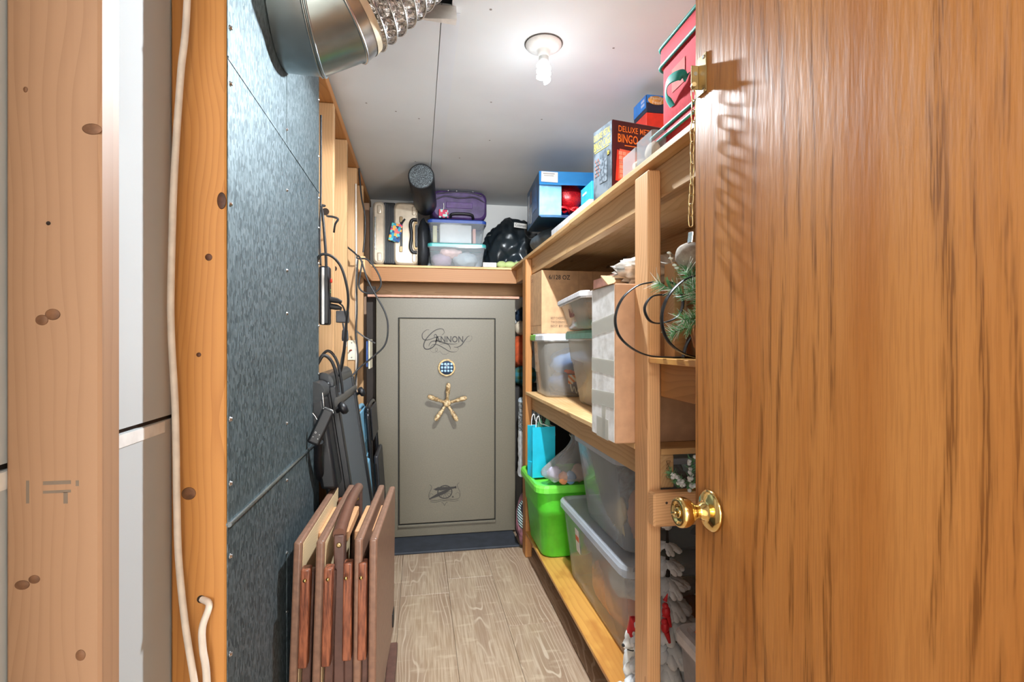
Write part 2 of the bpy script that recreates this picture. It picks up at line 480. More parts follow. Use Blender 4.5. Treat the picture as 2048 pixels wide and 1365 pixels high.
# ceiling: plasterboard sheets with a taped joint and an opening for the duct
ce = struct('ceiling', MB().box((-0.45, 0.0, CZ + 0.30), (RX + 0.1, BY + 0.1, CZ + 0.33)).build('ceiling', M['ceiling']))
JX = 0.068
for lo, hi in (((WX - 0.09, 1.60), (JX - 0.001, BY)), ((JX + 0.001, 1.60), (RX, BY)),
               ((JX + 0.03, 0.10), (RX, 1.60)), ((WX - 0.09, 0.10), (JX + 0.03, 1.12)), ((WX - 0.09, 1.12), (WX - 0.003, 1.60))):
    MB().box((lo[0], lo[1], CZ), (hi[0], hi[1], CZ + 0.0125)).build('plasterboard_sheet', M['ceiling'], ce)
MB().box((JX + 0.002, 1.62, CZ - 0.0012), (JX + 0.058, BY - 0.01, CZ + 0.0005)).build('joint_tape', M['tape'], ce)
for (x, y) in ((0.215, 1.585), (0.66, 1.72), (-0.22, 2.30), (-0.10, 2.36), (0.0, 2.42), (0.09, 2.45), (0.30, 2.20), (0.35, 2.62), (0.22, 2.9), (0.55, 2.33), (-0.02, 3.0), (0.10, 3.05)):
    MB().cyl((x, y, CZ - 0.0006), (x, y, CZ + 0.001), 0.0042, 10).build('screw_dimple', plain('dimple', '#8d8a88', 0.8), ce)
tag(lettering('FIRE X', 0.105, 0.018, (0.018, 1.80, CZ - 0.0004), (0, -1, 0), (1, 0, 0), plain('faint_stamp', '#b5b2b0', 0.8), ce, 'stamp'), 'faint letters stamped on the ceiling board')
# hanging scrap of white board at the duct opening
m_ = MB(); m_.prism([(0.0, 0.0), (0.10, -0.015), (0.10, 0.008), (0.0, 0.006)], -0.05, 0.0)
m_.build('board_scrap', M['white'], ce, (0.01, 1.597, CZ), (R(-14), 0, R(4)))

struct('wall_back', MB().box((WX - 0.1, BY, -0.01), (RX + 0.1, BY + 0.05, CZ + 0.3)).build('wall_back', M['backwall']))
struct('wall_right', MB().box((RX, 0.05, -0.01), (RX + 0.05, BY, CZ + 0.3)).build('wall_right', plain('right_wall_board', '#c9c2b8', 0.85)))

# left wall: paper of the far-side plasterboard, studs, plates, noggings
wl = struct('wall_left', MB().box((WX - 0.102, 0.05, 0.0), (WX - 0.0905, 3.86, 1.105)).build('wall_left', M['drywall']))
MB().box((WX - 0.102, 0.05, 1.112), (WX - 0.0905, 3.86, CZ)).build('upper_sheet', M['drywall'], wl)
MB().box((WX - 0.104, 0.05, 1.10), (WX - 0.096, 3.86, 1.115)).build('sheet_gap', plain('gap_dark', '#3a2f28', 0.9), wl)
MB().box((WX - 0.0905, 0.10, 1.085), (WX - 0.0895, 0.98, 1.1035)).build('joint_flange', M['white'], wl)
for i, y in enumerate((0.246, 0.648, 1.018, 1.425, 1.842, 2.205, 2.59, 3.0, 3.33, 3.74)):
    mt = (M['pine'], M['pine'], M['pine_amber'], M['pine'], M['pine_amber'], M['pine_pale'], M['pine_pale'], M['pine_pale'], M['pine_pale'], M['pine'])[i]
    board('stud', (WX - 0.0885, y - 0.019, 0.04), (WX, y + 0.019, 2.19), mt, wl, 'Z', 0.003)
board('bottom_plate', (WX - 0.0885, 0.1, 0.0), (WX, 3.85, 0.038), M['pine'], wl, 'Y')
board('top_plate', (WX - 0.0885, 0.1, 2.192), (WX, 3.85, 2.230), M['pine_orange'], wl, 'Y')
# drilled holes in the studs (dark bores)
bore = plain('bore_dark', '#2a1c12', 0.9)
for (x, y, z, r_) in ((-0.366, 2.185, 1.755, 0.014), (-0.375, 0.9985, 0.788, 0.007), (-0.392, 2.5705, 1.58, 0.013)):
    MB().cyl((x, y, z), (x, y + 0.012, z), r_, 16).build('wire_hole', bore, wl)

# wall with the doorway the camera stands in, and the hall behind it
struct('wall_front', MB().box((-1.25, -0.06, 0.0), (-0.30, 0.06, 2.4)).box((0.575, -0.06, 0.0), (1.25, 0.06, 2.4)).box((-0.30, -0.06, 2.08), (0.575, 0.06, 2.4)).build('wall_front', M['backwall']))
hallpaint = plain('hall_paint', '#dcd6cc', 0.8)
struct('wall_hall', MB().box((-1.25, -6.0, 0), (-1.2, -0.06, 2.4)).box((1.2, -6.0, 0), (1.25, -0.06, 2.4)).box((-1.25, -6.05, 0), (1.25, -6.0, 2.4)).build('wall_hall', hallpaint))
struct('floor_hall', MB().box((-1.25, -6.0, -0.05), (1.25, 0.0, 0.0)).build('floor_hall', plain('hall_tile', '#dcd8d0', 0.6)))
struct('ceiling_hall', MB().box((-1.25, -6.05, 2.4), (1.3, 0.06, 2.45)).build('ceiling_hall', plain('hall_ceiling', '#e8e4de', 0.85)))
struct('wall_bay', MB().box((WX - 0.3, 0.0, -0.02), (WX - 0.11, BY, CZ + 0.33)).build('wall_bay', hallpaint))
wf = MB()
for lo, hi in (((-1.0, -6.0, 0.65), (1.0, -5.93, 0.71)), ((-1.0, -6.0, 2.19), (1.0, -5.93, 2.25)), ((-1.0, -6.0, 0.71), (-0.95, -5.93, 2.19)), ((0.95, -6.0, 0.71), (1.0, -5.93, 2.19))): wf.box(lo, hi)
struct('fill_light_frame_1', wf.build('fill_light_frame_1', M['white']))  # unseen frame added round the fill light at the hall end
struct('trim_1', MB().box((-0.318, -0.07, 0.0), (-0.30, 0.07, 2.08)).build('trim_1', M['oak']))

# ---------------------------------------------------------------- door
dr = thing('door_1', 'oak veneer door standing open with brass knob and chain', 'door')
dr['kind'] = 'structure'
DX, DE = 0.530, 0.945     # face towards the aisle, free edge
board('door_slab', (DX, 0.13, 0.012), (DX + 0.035, DE, 2.05), M['oak'], dr, 'Z', 0.0015)
# knob: lathe along -X
km = Matrix.Translation((DX, 0.884, 0.929)) @ Matrix.Rotation(R(-90), 4, 'Y')
kn = MB().lathe([(0.0, 0.002), (0.036, 0.0015), (0.0385, 0.004), (0.037, 0.008), (0.030, 0.0125), (0.021, 0.0155), (0.0165, 0.018), (0.0155, 0.024), (0.0125, 0.026), (0.0122, 0.031)], km, 40).build('knob_rose', M['brass'], dr)
kb = MB().lathe([(0.0122, 0.029), (0.0135, 0.034), (0.017, 0.040), (0.0225, 0.046), (0.0262, 0.053), (0.0278, 0.060), (0.0277, 0.064), (0.0258, 0.0685), (0.0225, 0.0708), (0.0195, 0.0700), (0.0172, 0.0668), (0.0150, 0.0655), (0.0, 0.0655)], km, 40).build('door_knob', M['brass'], dr)
b_ = MB(); b_.lathe([(0.0, 0.064), (0.0105, 0.0645), (0.0105, 0.069), (0.0085, 0.071), (0.0, 0.0715)], km, 24)
b_.box((-0.0028, -0.0085, 0.070), (0.0028, 0.0085, 0.079), 0.0022, 2, mat=km @ Matrix.Rotation(R(25), 4, 'Z'))
b_.build('turn_button', M['brass'], kb)
MB().box((DX + 0.006, DE - 0.0005, 0.90), (DX + 0.029, DE + 0.0015, 0.958)).build('latch_plate', M['brass'], dr)
# chain guard keeper
cg = MB(); cg.box((DX - 0.0025, 0.902, 1.708), (DX, 0.934, 1.782), 0.001)
cg.box((DX - 0.017, 0.9285, 1.722), (DX - 0.002, 0.9315, 1.768), 0.001)
cg = cg.build('chain_guard', M['brass_dull'], dr)
MB().cyl((DX - 0.0135, 0.930, 1.728), (DX - 0.0155, 0.921, 1.728), 0.0045, 12).build('stud_knob', M['brass_dull'], cg)
MB().cyl((DX - 0.009, 0.9275, 1.752), (DX - 0.009, 0.9283, 1.752), 0.004, 14).build('screw', M['screw'], cg)
for zz in (1.714, 1.776): MB().cyl((DX - 0.0032, 0.912, zz), (DX - 0.002, 0.912, zz), 0.0035, 12).build('screw', M['screw'], cg)
ch = MB().box((DX - 0.0150, 0.9255, 1.716), (DX - 0.0130, 0.9275, 1.731)).build('chain', M['brass_dull'], dr)
lk = []
def link_mesh():
    m = MB(); pts = []
    for k in range(14):
        t = 2 * math.pi * k / 14
        pts.append((0.0048 * math.cos(t), 0.0, 0.0052 * math.sin(t) + (0.0072 if math.sin(t) > 0.001 else -0.0072 if math.sin(t) < -0.001 else 0)))
    m.tube(pts, 0.0011, 7, closed=True)
    return m.mesh('link')
lm = link_mesh(); lm.materials.append(M['brass_dull'])
for i in range(13):
    o = newobj('link', lm, None, ch, (DX - 0.014 + 0.0006 * math.sin(i), 0.9262 + 0.0009 * i, 1.709 - 0.0197 * i), (0, R(random.uniform(-5, 5)), R(20 + 90 * (i % 2) + random.uniform(-14, 14))))
m_ = MB(); m_.box((-0.002, -0.006, -0.014), (0.002, 0.006, 0.008), 0.001); m_.build('chain_end', M['steel'], ch, (DX - 0.013, 0.9385, 1.443), (0, R(8), R(20)))

# ---------------------------------------------------------------- sheet-metal panning on the studs
pn = thing('sheet_metal_panning', 'grey galvanised sheet metal panel screwed over the wall studs', 'metal panel', (WX, 1.0, 0.0))
def lp(x, y, z): return (x - WX, y - 1.0, z)
ysg = (1.000, 1.420, 1.858); zsg = (0.02, 0.915, 1.742, 2.19)
for i in range(2):
    for k in range(3):
        MB().box(lp(WX + 0.0008 + 0.0006 * ((i + k) % 2), ysg[i] + 0.0008, zsg[k] + 0.0006), lp(WX + 0.0022 + 0.0006 * ((i + k) % 2), ysg[i + 1] - 0.0008, zsg[k + 1] - 0.0006)).build('metal_sheet', M['galv'], pn)
MB().tube([lp(WX + 0.004, 1.001, 0.915), lp(WX + 0.004, 1.42, 0.912), lp(WX + 0.004, 1.858, 0.908)], (0.005), 8).build('drive_cleat', M['galv_pipe'], pn)
MB().box(lp(WX + 0.002, 1.000, 1.738), lp(WX + 0.0042, 1.858, 1.744)).build('lap_seam', M['galv'], pn)
sm = MB(); sm.lathe([(0, 0), (0.0052, 0.0), (0.0052, 0.001), (0.0036, 0.0012), (0.0036, 0.004), (0.0, 0.0043)], Matrix.Rotation(R(90), 4, 'Y'), 8)
sme = sm.mesh('screw'); sme.materials.append(M['screw'])
for (y, z) in ((1.012, 1.80), (1.012, 1.70), (1.012, 1.485), (1.012, 1.10), (1.012, 0.985), (1.012, 0.855), (1.012, 0.68), (1.418, 1.78), (1.418, 1.625), (1.418, 1.42), (1.418, 1.40 - 0.09), (1.418, 1.03), (1.418, 0.885), (1.418, 0.70), (1.418, 0.55),
               (1.848, 1.72), (1.848, 1.62), (1.848, 1.50), (1.848, 1.86), (1.848, 1.29), (1.848, 1.13), (1.848, 2.05)):
    newobj('screw', sme, None, pn, lp(WX + 0.0022, y, z))

# ---------------------------------------------------------------- elbow and foil duct
du = thing('flexible_duct', 'shiny round metal elbow with crinkled foil duct rising into the ceiling', 'duct', (WX, 1.36, 2.08))
def dp(x, z): return Vector((x - WX, 0, z - 2.08))
def ring(c, ang, r, seg=48, jit=0.0, sd=0.0):
    ax = Vector((math.cos(R(ang)), 0, math.sin(R(ang)))); u = Vector((0, 1, 0)); b = ax.cross(u); out = []
    for k in range(seg):
        t = 2 * math.pi * k / seg
        rj = r * (1 + jit * noise.noise(Vector((math.cos(t) * 9.0 + sd * 2.3, math.sin(t) * 9.0, sd * 1.9))))
        out.append(c + u * (math.cos(t) * rj) + b * (math.sin(t) * rj))
    return out
RD = 0.158
c0, c1, c2 = dp(WX + 0.004, 2.070), dp(-0.262, 2.066), dp(-0.222, 2.090)
MB().loft([ring(c0, 0, RD), ring(c1, 8, RD)], cap0=False, cap1=False).build('elbow_gore', M['galv_pipe'], du)
MB().loft([ring(c1, 8, RD), ring(c2, 36, RD)], cap0=False, cap1=False).build('elbow_gore', M['galv_pipe'], du)
def bead(c, ang, r, rad, mat, name='bead'):
    MB().tube(ring(c, ang, r), rad, 6, closed=True).build(name, mat, du)
bead(c1 - Vector((0.004, 0, 0)), 8, RD + 0.001, 0.0028, M['galv_pipe']); bead(c1 + Vector((0.004, 0, 0)), 8, RD + 0.001, 0.0028, M['galv_pipe'])
bead(c2, 36, RD + 0.002, 0.004, M['steel'])
c3 = c2 + Vector((math.cos(R(38)), 0, math.sin(R(38)))) * 0.022
MB().loft([ring(c2, 36, RD + 0.003), ring(c3, 40, RD + 0.001)], cap0=False, cap1=False).build('collar', M['steel'], du)
c4 = c3 + Vector((math.cos(R(41)), 0, math.sin(R(41)))) * 0.014
MB().loft([ring(c3, 40, RD + 0.0025), ring(c4, 42, RD - 0.001)], cap0=False, cap1=False).build('tape_band', plain('duct_tape', '#b9a98c', 0.35, 0.4), du)
rings = [ring(c4, 42, RD - 0.002, 110)]; cc_ = c4.copy(); coils = []
ns = 44
for i in range(ns):
    ang = 42 + 12 * i / ns
    cc_ = cc_ + Vector((math.cos(R(ang)), 0, math.sin(R(ang)))) * 0.0078
    ph = i % 4
    rad = RD + (0.003, -0.004, -0.008, -0.004)[ph]
    rings.append(ring(cc_.copy(), ang, rad, 110, 0.0 if ph == 0 else 0.045, i))
    if ph == 0: coils.append((cc_.copy(), ang, rad))
MB().loft(rings, cap0=False, cap1=False, smooth=False).build('foil_sleeve', M['foil'], du)
for (c_, ang, rad) in coils: bead(c_, ang, rad + 0.001, 0.0018, M['steel'], 'wire_coil')

# ---------------------------------------------------------------- ceiling lamp
LX, LY = 0.417, 1.738
lampo = thing('ceiling_lampholder', 'round white ceiling lampholder with a lit bare bulb', 'ceiling lamp', (LX, LY, CZ))
MB().lathe([(0.0, 0.0), (0.060, 0.0), (0.062, -0.004), (0.060, -0.009), (0.045, -0.016), (0.026, -0.021), (0.022, -0.024), (0.020, -0.030), (0.019, -0.044), (0.0, -0.044)], None, 36).build('holder', M['white'], lampo)
MB().lathe([(0.0, -0.040), (0.0165, -0.040), (0.0165, -0.060), (0.015, -0.064), (0.0, -0.064)], None, 24).build('bulb_base', plain('bulb_base', '#c8cac8', 0.4), lampo)
patch('rating_label', (-0.028, -0.018, -0.0165), (1, 0, 0), (0, 0.9, -0.35), 0.018, 0.010, plain('grey_label', '#a9a9a9', 0.7), lampo, lift=0.001)
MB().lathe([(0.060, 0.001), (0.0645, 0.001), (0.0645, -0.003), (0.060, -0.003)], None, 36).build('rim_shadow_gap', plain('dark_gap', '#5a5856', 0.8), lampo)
e = N('bulb_glow'); em = e.n('Emission', i_Color=(0.90, 0.955, 1.0, 1), i_Strength=BULB_STRENGTH); e.t.links.new(em.outputs[0], e.out.inputs[0])
sp = []
for k in range(60):
    t = k / 59; a_ = t * 2 * math.pi * 3.2
    rad = 0.0175 * (0.75 + 0.25 * min(1, 6 * t)) * (1.0 if t < 0.9 else 1 - 3 * (t - 0.9))
    sp.append((rad * math.cos(a_), rad * math.sin(a_), -0.064 - 0.062 * t))
MB().tube(sp, 0.0078, 6).build('spiral_bulb', e.m, lampo)

def bulb_light(kind, watts, z, smooth):
    ll = bpy.data.lights.new('bulb_light', kind)
    ll.energy = watts; ll.shadow_soft_size = 0.020; ll.color = (0.88, 0.95, 1.0)
    if kind == 'SPOT': ll.spot_size = R(175); ll.spot_blend = 0.12
    ll.use_nodes = True
    lt = ll.node_tree; le = lt.nodes['Emission']; lf = lt.nodes.new('ShaderNodeLightFalloff')
    lf.inputs['Strength'].default_value = 1.0; lf.inputs['Smooth'].default_value = smooth
    lt.links.new(lf.outputs['Quadratic'], le.inputs['Strength'])
    o = bpy.data.objects.new('bulb_light', ll); COL.objects.link(o); o.parent = lampo; o.location = (0, 0, z)
bulb_light('SPOT', BULB_WATTS, -0.150, 1.0)
bulb_light('POINT', GLOW_WATTS, -0.148, 4.0)
# knots and pencil marks on the two nearest studs
kd_ = plain('knot_wood', '#4a2812', 0.6, 0, 0.3, 0, 60); kl_ = plain('knot_pale', '#6e4a30', 0.6, 0, 0.2, 0, 60); pm_ = plain('pencil_grey', '#756658', 0.7)
def knot(x, y, z, r, mat, asp=1.0):
    MB().lathe([(0, 0), (1.0, 0), (0.9, 0.0004), (0, 0.0006)], Matrix.Translation((x, y, z)) @ Matrix.Rotation(R(90), 4, 'X') @ Matrix.Diagonal((r * asp, r, 1, 1)), 20).build('knot', mat, wl)
YN, YS = 0.6292, 0.9992
for (x, z, r_, m_, asp) in ((-0.384, 1.364, 0.0022, bore, 1), (-0.390, 1.262, 0.0055, kl_, 1.1), (-0.380, 1.268, 0.006, kl_, 1.2), (-0.408, 0.985, 0.005, kl_, 1.4), (-0.397, 0.990, 0.0045, kl_, 1.2), (-0.354, 0.906, 0.006, kl_, 0.8), (-0.343, 1.466, 0.006, kl_, 1.6), (-0.405, 1.503, 0.003, kl_, 0.7)):
    knot(x, YN - 0.0002, z, r_, m_, asp)
for (x, z, r_, m_, asp) in ((-0.363, 1.387, 0.0062, kd_, 0.95), (-0.379, 1.216, 0.004, kd_, 1), (-0.395, 0.974, 0.011, kl_, 1.05), (-0.342, 1.487, 0.015, kd_, 0.5)):
    knot(x, YS - 0.0004, z, r_, m_, asp)
for (x, z, wx, hz) in ((-0.403, 1.082, 0.003, 0.024), (-0.376, 1.0905, 0.026, 0.004), (-0.376, 1.081, 0.026, 0.003), (-0.368, 1.074, 0.004, 0.012), (-0.357, 1.089, 0.003, 0.006)):
    patch('pencil_mark', (x, YN, z), (1, 0, 0), (0, 0, 1), wx, hz, pm_, wl, 0.0, 0.0003)
# ================================================================ SHELVING
su = thing('shelving_unit', 'built-in timber shelving of posts, beams and plywood along the right wall', 'shelving', (0.6, 1.3, 0.0))
def sb(name, lo, hi, mat, axis=None, bev=0.0025):
    o = board(name, lo, hi, mat, None, axis, bev)
    o.parent = su; o.location = Vector(o.location) - Vector((0.6, 1.3, 0.0)); return o
TOPZ = 1.729; MIDZ = 0.950; BOTZ = 0.152; NEARZ = 1.196
sb('shelf_board', (0.600, 0.30, TOPZ - 0.016), (RX - 0.002, 2.06, TOPZ), M['ply'], 'Y', 0.001)
sb('shelf_board', (0.604, 2.062, TOPZ - 0.017), (RX - 0.002, 3.43, TOPZ - 0.001), M['ply'], 'Y', 0.001)
sb('beam', (0.638, 0.30, TOPZ - 0.105), (0.676, 3.44, TOPZ - 0.0165), M['pine_shelf'], 'Y')
sb('beam', (RX - 0.04, 0.30, TOPZ - 0.105), (RX - 0.002, 3.44, TOPZ - 0.0165), M['pine_shelf'], 'Y')
sb('shelf_board', (0.600, 1.4025, MIDZ - 0.016), (RX - 0.002, 2.9405, MIDZ), M['ply'], 'Y', 0.001)
sb('shelf_board', (0.639, 1.316, MIDZ - 0.016), (RX - 0.08, 1.4015, MIDZ), M['ply'], 'X', 0.001)
mb1 = sb('beam', (0.638, 1.316, MIDZ - 0.105), (0.676, 3.03, MIDZ - 0.0165), M['pine_shelf'], 'Y')
sb('beam', (RX - 0.04, 1.316, MIDZ - 0.105), (RX - 0.002, 3.03, MIDZ - 0.0165), M['pine_shelf'], 'Y')
sb('shelf_board', (0.600, 1.4025, BOTZ - 0.014), (RX - 0.002, 2.9405, BOTZ), M['ply_stain'], 'Y', 0.001)
sb('shelf_board', (0.639, 1.3105, BOTZ - 0.014), (RX - 0.08, 1.4015, BOTZ), M['ply_stain'], 'X', 0.001)
sb('shelf_board', (0.600, 0.30, BOTZ - 0.014), (RX - 0.002, 1.3095, BOTZ), M['ply_stain'], 'Y', 0.001)
sb('cross_member', (0.640, 2.95, 0.05), (RX - 0.004, 2.988, BOTZ - 0.0145), M['fir'], 'X')
sb('cross_member', (0.640, 1.402, 0.05), (RX - 0.004, 1.44, BOTZ - 0.0145), M['fir'], 'X')
# bay nearest the door
sb('shelf_board', (0.600, 0.30, NEARZ - 0.014), (RX - 0.002, 1.309, NEARZ), M['ply_stain'], 'Y', 0.001)
sb('beam', (0.634, 0.30, NEARZ - 0.104), (0.672, 1.309, NEARZ - 0.0145), M['pine_orange'], 'Y')
# posts
sb('post', (0.600, 1.312, 0.0), (0.6375, 1.401, 1.697), M['fir'], 'Z', 0.004)
sb('post', (0.600, 2.942, 0.0), (0.6375, 3.031, TOPZ - 0.018), M['pine_orange'], 'Z', 0.004)
sb('post', (RX - 0.078, 1.32, 0.0), (RX - 0.041, 1.409, TOPZ - 0.02), M['fir'], 'Z', 0.004)
# short 2x4 across the near post
sb('cross_member', (0.597, 1.270, 0.757), (1.09, 1.308, 0.845), M['fir'], 'X', 0.005)
for (x_, z_) in ((0.632, 0.820), (0.650, 0.785), (0.668, 0.787)): MB().cyl((x_ - 0.6, 1.2702 - 1.3, z_), (x_ - 0.6, 1.2694 - 1.3, z_), 0.0034, 10).build('nail_head', plain('nail_dark', '#3b2a22', 0.6), su)
tag(lettering('IDAHO FOREST', 0.052, 0.0125, (0.659 - 0.6, 1.3155 - 1.3, 0.893), (0, 0, -1), (1, 0, 0), plain('lumber_stamp', '#3c2414', 0.8), mb1.parent, 'lumber_stamp'), 'dark lumber stamp on the beam end')

bs = thing('wall_shelf', 'high plywood shelf with a timber front beam above the safe', 'shelf', (0, 3.43, 1.6))
def bb(name, lo, hi, mat, axis='X'):
    o = board(name, lo, hi, mat, None, axis, 0.002); o.parent = bs; o.location = Vector(o.location) - Vector((0, 3.43, 1.6)); return o
bb('shelf_board', (WX + 0.002, 3.432, TOPZ - 0.017), (RX - 0.003, BY - 0.003, TOPZ - 0.002), M['ply'])
bb('beam', (WX + 0.002, 3.443, TOPZ - 0.107), (RX - 0.003, 3.481, TOPZ - 0.0175), M['pine_beam'])
bb('beam', (WX + 0.002, BY - 0.042, TOPZ - 0.16), (RX - 0.003, BY - 0.003, TOPZ - 0.0175), M['fir'])
bb('beam', (WX + 0.002, 3.01, TOPZ - 0.107), (WX + 0.04, 3.43, TOPZ - 0.0175), M['fir'], 'Y')

# ================================================================ SAFE
sf = thing('gun_safe', 'tall grey-beige steel safe with five-spoke handle at the end of the aisle', 'safe', (0.176, 3.34, 0.014))
def sp_(x, y, z): return (x - 0.176, y - 3.34, z - 0.014)
MB().box(sp_(-0.262, 3.34, 0.016), sp_(0.614, 3.84, 1.511), 0.004, 2).build('safe_body', M['safe'], sf)
MB().box(sp_(-0.128, 3.334, 0.088), sp_(0.484, 3.345, 1.3865), 0.002).build('door_gap', plain('gap_black', '#201f1c', 0.8), sf)
sd_ = MB().box(sp_(-0.121, 3.326, 0.101), sp_(0.477, 3.345, 1.3805), 0.005, 2).build('safe_door', M['safe'], sf)
MB().box(sp_(-0.128, 3.326, 0.080), sp_(0.484, 3.338, 0.094), 0.002).build('sill_lip', M['safe'], sf)
FY = 3.3255
def fpt(x, z): return Vector(sp_(x, FY, z))
FN = (0, -1, 0)
# keypad
kp = MB().lathe([(0.0, 0.0), (0.053, 0.0), (0.055, 0.010), (0.053, 0.018), (0.046, 0.020), (0.044, 0.017), (0, 0.017)], Matrix.Translation(fpt(0.171, 1.072)) @ Matrix.Rotation(R(90), 4, 'X'), 32).build('keypad', plain('camo_ring', '#c3a676', 0.5, 0, 0.25, 0, 60), sf)
MB().lathe([(0.0, 0.0165), (0.0435, 0.0165), (0.0430, 0.0195), (0.0, 0.0195)], Matrix.Translation(fpt(0.171, 1.072)) @ Matrix.Rotation(R(90), 4, 'X'), 32).build('keypad_face', plain('keypad_blue', '#2c3d52', 0.35), kp)
km_ = MB().lathe([(0, 0), (0.0082, 0), (0.0078, 0.0035), (0.004, 0.0042), (0, 0.0042)], Matrix.Rotation(R(90), 4, 'X'), 12).mesh('key'); km_.materials.append(plain('key_blue', '#8fb0c8', 0.3))
for r_ in range(3):
    for c_ in range(4):
        newobj('key', km_, None, kp, fpt(0.171 + (c_ - 1.5) * 0.0195, 1.072 + (1 - r_) * 0.021 + 0.002) + Vector((0, -0.0195, 0)))
# five-spoke handle
camo = N('camo_handle'); v_ = camo.obj(); nz_ = camo.noise(v_, 60, 3, 0.6, 1.0)
camo.bsdf(camo.mix(camo.ramp(nz_, 0.42, 0.58), lin('#cdb38a'), lin('#8a6d48')), 0.5)
hw = MB().lathe([(0.0, 0.0), (0.020, 0.0), (0.024, 0.015), (0.024, 0.05), (0.020, 0.062), (0.011, 0.068), (0, 0.069)], Matrix.Translation(fpt(0.171, 0.853)) @ Matrix.Rotation(R(90), 4, 'X'), 24).build('handle_hub', camo.m, sf)
for ang in (86, 158, 16, -125, -60):
    a_ = R(ang); u_ = Vector((math.cos(a_), 0, math.sin(a_))); o_ = fpt(0.171, 0.853) + Vector((0, -0.045, 0))
    pr = [(0.015, 0.0085), (0.06, 0.0095), (0.062, 0.0125), (0.070, 0.0135), (0.085, 0.012), (0.088, 0.0145), (0.108, 0.0145), (0.120, 0.0125), (0.127, 0.007)]
    MB().tube([o_ + u_ * d_ + Vector((0, -0.016 * d_ / 0.127, 0)) for d_, _ in pr], [q for _, q in pr], 14).build('spoke', camo.m, sf)
# script logo: word and flourishes (flat print); strokes sketched in logo units of 0.508 mm
def lg(u, v): return fpt(0.186 + (u - 485) * 0.000508, 1.251 - (v - 240) * 0.000508)
lettering('ANNON', 0.176, 0.040, lg(487, 240), (1, 0, 0), (0, 0, 1), M['safe_ink'], sf, 'logo_word', 0.012, lift=0.0012)
def flo(pts, wmax, taper=True):
    cur = spline([lg(*p) for p in pts], 10); n = len(cur)
    wd = [(wmax * (0.3 + 0.7 * math.sin(math.pi * i / (n - 1)))) if taper else wmax for i in range(n)]
    MB().ribbon(cur, wd, FN, 0.0012).build('flourish', M['safe_ink'], sf)
flo([(243, 122), (205, 128), (165, 165), (157, 205), (172, 240), (210, 250), (262, 238), (330, 212), (380, 205)], 0.0050)
flo([(395, 190), (425, 160), (412, 118), (365, 112), (300, 140), (240, 195), (195, 255), (175, 315), (190, 355), (228, 363), (275, 345), (315, 305), (332, 250), (335, 205), (322, 180), (305, 190), (310, 215), (345, 220)], 0.0066)
flo([(240, 330), (245, 300), (275, 268), (330, 262), (400, 275), (470, 295), (540, 300), (590, 293)], 0.0055)
flo([(545, 338), (590, 338), (640, 310), (680, 255), (715, 210), (740, 198)], 0.0060)
flo([(740, 198), (765, 200), (768, 235), (735, 268), (690, 270)], 0.0016)
flo([(255, 350), (275, 315), (320, 303), (370, 320), (430, 355), (490, 390), (540, 398), (580, 393)], 0.0046)
flo([(370, 305), (430, 292), (480, 310), (500, 345), (498, 370)], 0.0045)
flo([(255, 350), (262, 385), (295, 402), (335, 390), (340, 355), (320, 350), (318, 380), (350, 400), (375, 385)], 0.0016)
flo([(375, 385), (400, 420), (450, 425), (490, 400)], 0.0016)
flo([(555, 335), (590, 345), (602, 365), (575, 395)], 0.0016)
# cannon emblem
def ept(x, z): return fpt(0.158 + x / 1000, 0.282 + z / 1000)
em = MB()
em.ribbon([ept(44 * math.cos(2 * math.pi * k / 32) + 2, 40 * math.sin(2 * math.pi * k / 32) + 8) for k in range(33)], 0.0065, FN, 0.0010)
for k in range(14):
    t = 2 * math.pi * k / 14
    em.ribbon([ept(2, 8), ept(2 + 42 * math.cos(t), 8 + 38 * math.sin(t))], 0.002, FN, 0.0010)
em.ribbon([ept(-58, 26), ept(-40, 30), ept(20, 30), ept(70, 34)], [0.012, 0.021, 0.017, 0.010], FN, 0.0011)
em.ribbon([ept(-66, 28), ept(-57, 28)], 0.006, FN, 0.0011); em.ribbon([ept(66, 34), ept(74, 35)], 0.015, FN, 0.0011)
em.ribbon([ept(40, 26), ept(0, 8), ept(-40, -8), ept(-96, -32)], [0.006, 0.020, 0.020, 0.006], FN, 0.0012)
em.ribbon([ept(52, -18), ept(52, -29)], [0.001, 0.014], FN, 0.0010)
em.build('cannon_emblem', M['safe_ink'], sf)
def eflo(pts, wd):
    MB().ribbon(spline([ept(*p) for p in pts], 8), wd, FN, 0.0009).build('scroll', M['safe_ink'], sf)
for sx, dz in ((-1, 0), (1, 4)):
    eflo([(sx * 92, 58 + dz), (sx * 80, 46 + dz), (sx * 84, 26 + dz), (sx * 96, 2 + dz), (sx * 97, -22), (sx * 84, -38), (sx * 50, -42), (sx * 22, -38), (0, -46)], 0.0022)
    eflo([(sx * 88, -48), (sx * 60, -54), (sx * 24, -48), (0, -50)], 0.0018)
    eflo([(sx * 20, -58), (sx * 10, -60), (0, -78)], 0.0022)
    eflo([(sx * 70, -8), (sx * 82, 2), (sx * 92, -6), (sx * 94, -22)], 0.0014)

tag(MB().box((-0.32, 3.10, 0.0), (0.598, 3.845, 0.0135), 0.004).build('floor_mat', M['mat_navy']), 'dark navy rubber mat lying under the safe', 'mat')
tb = board('thin_board', (-0.311, 3.325, 1.512), (0.637, 3.42, 1.5265), plain('laminate_red', '#b98a72', 0.5, 0, 0.1), None, 'X', 0.001)
tag(tb, 'thin reddish wooden board lying on top of the safe', 'board')

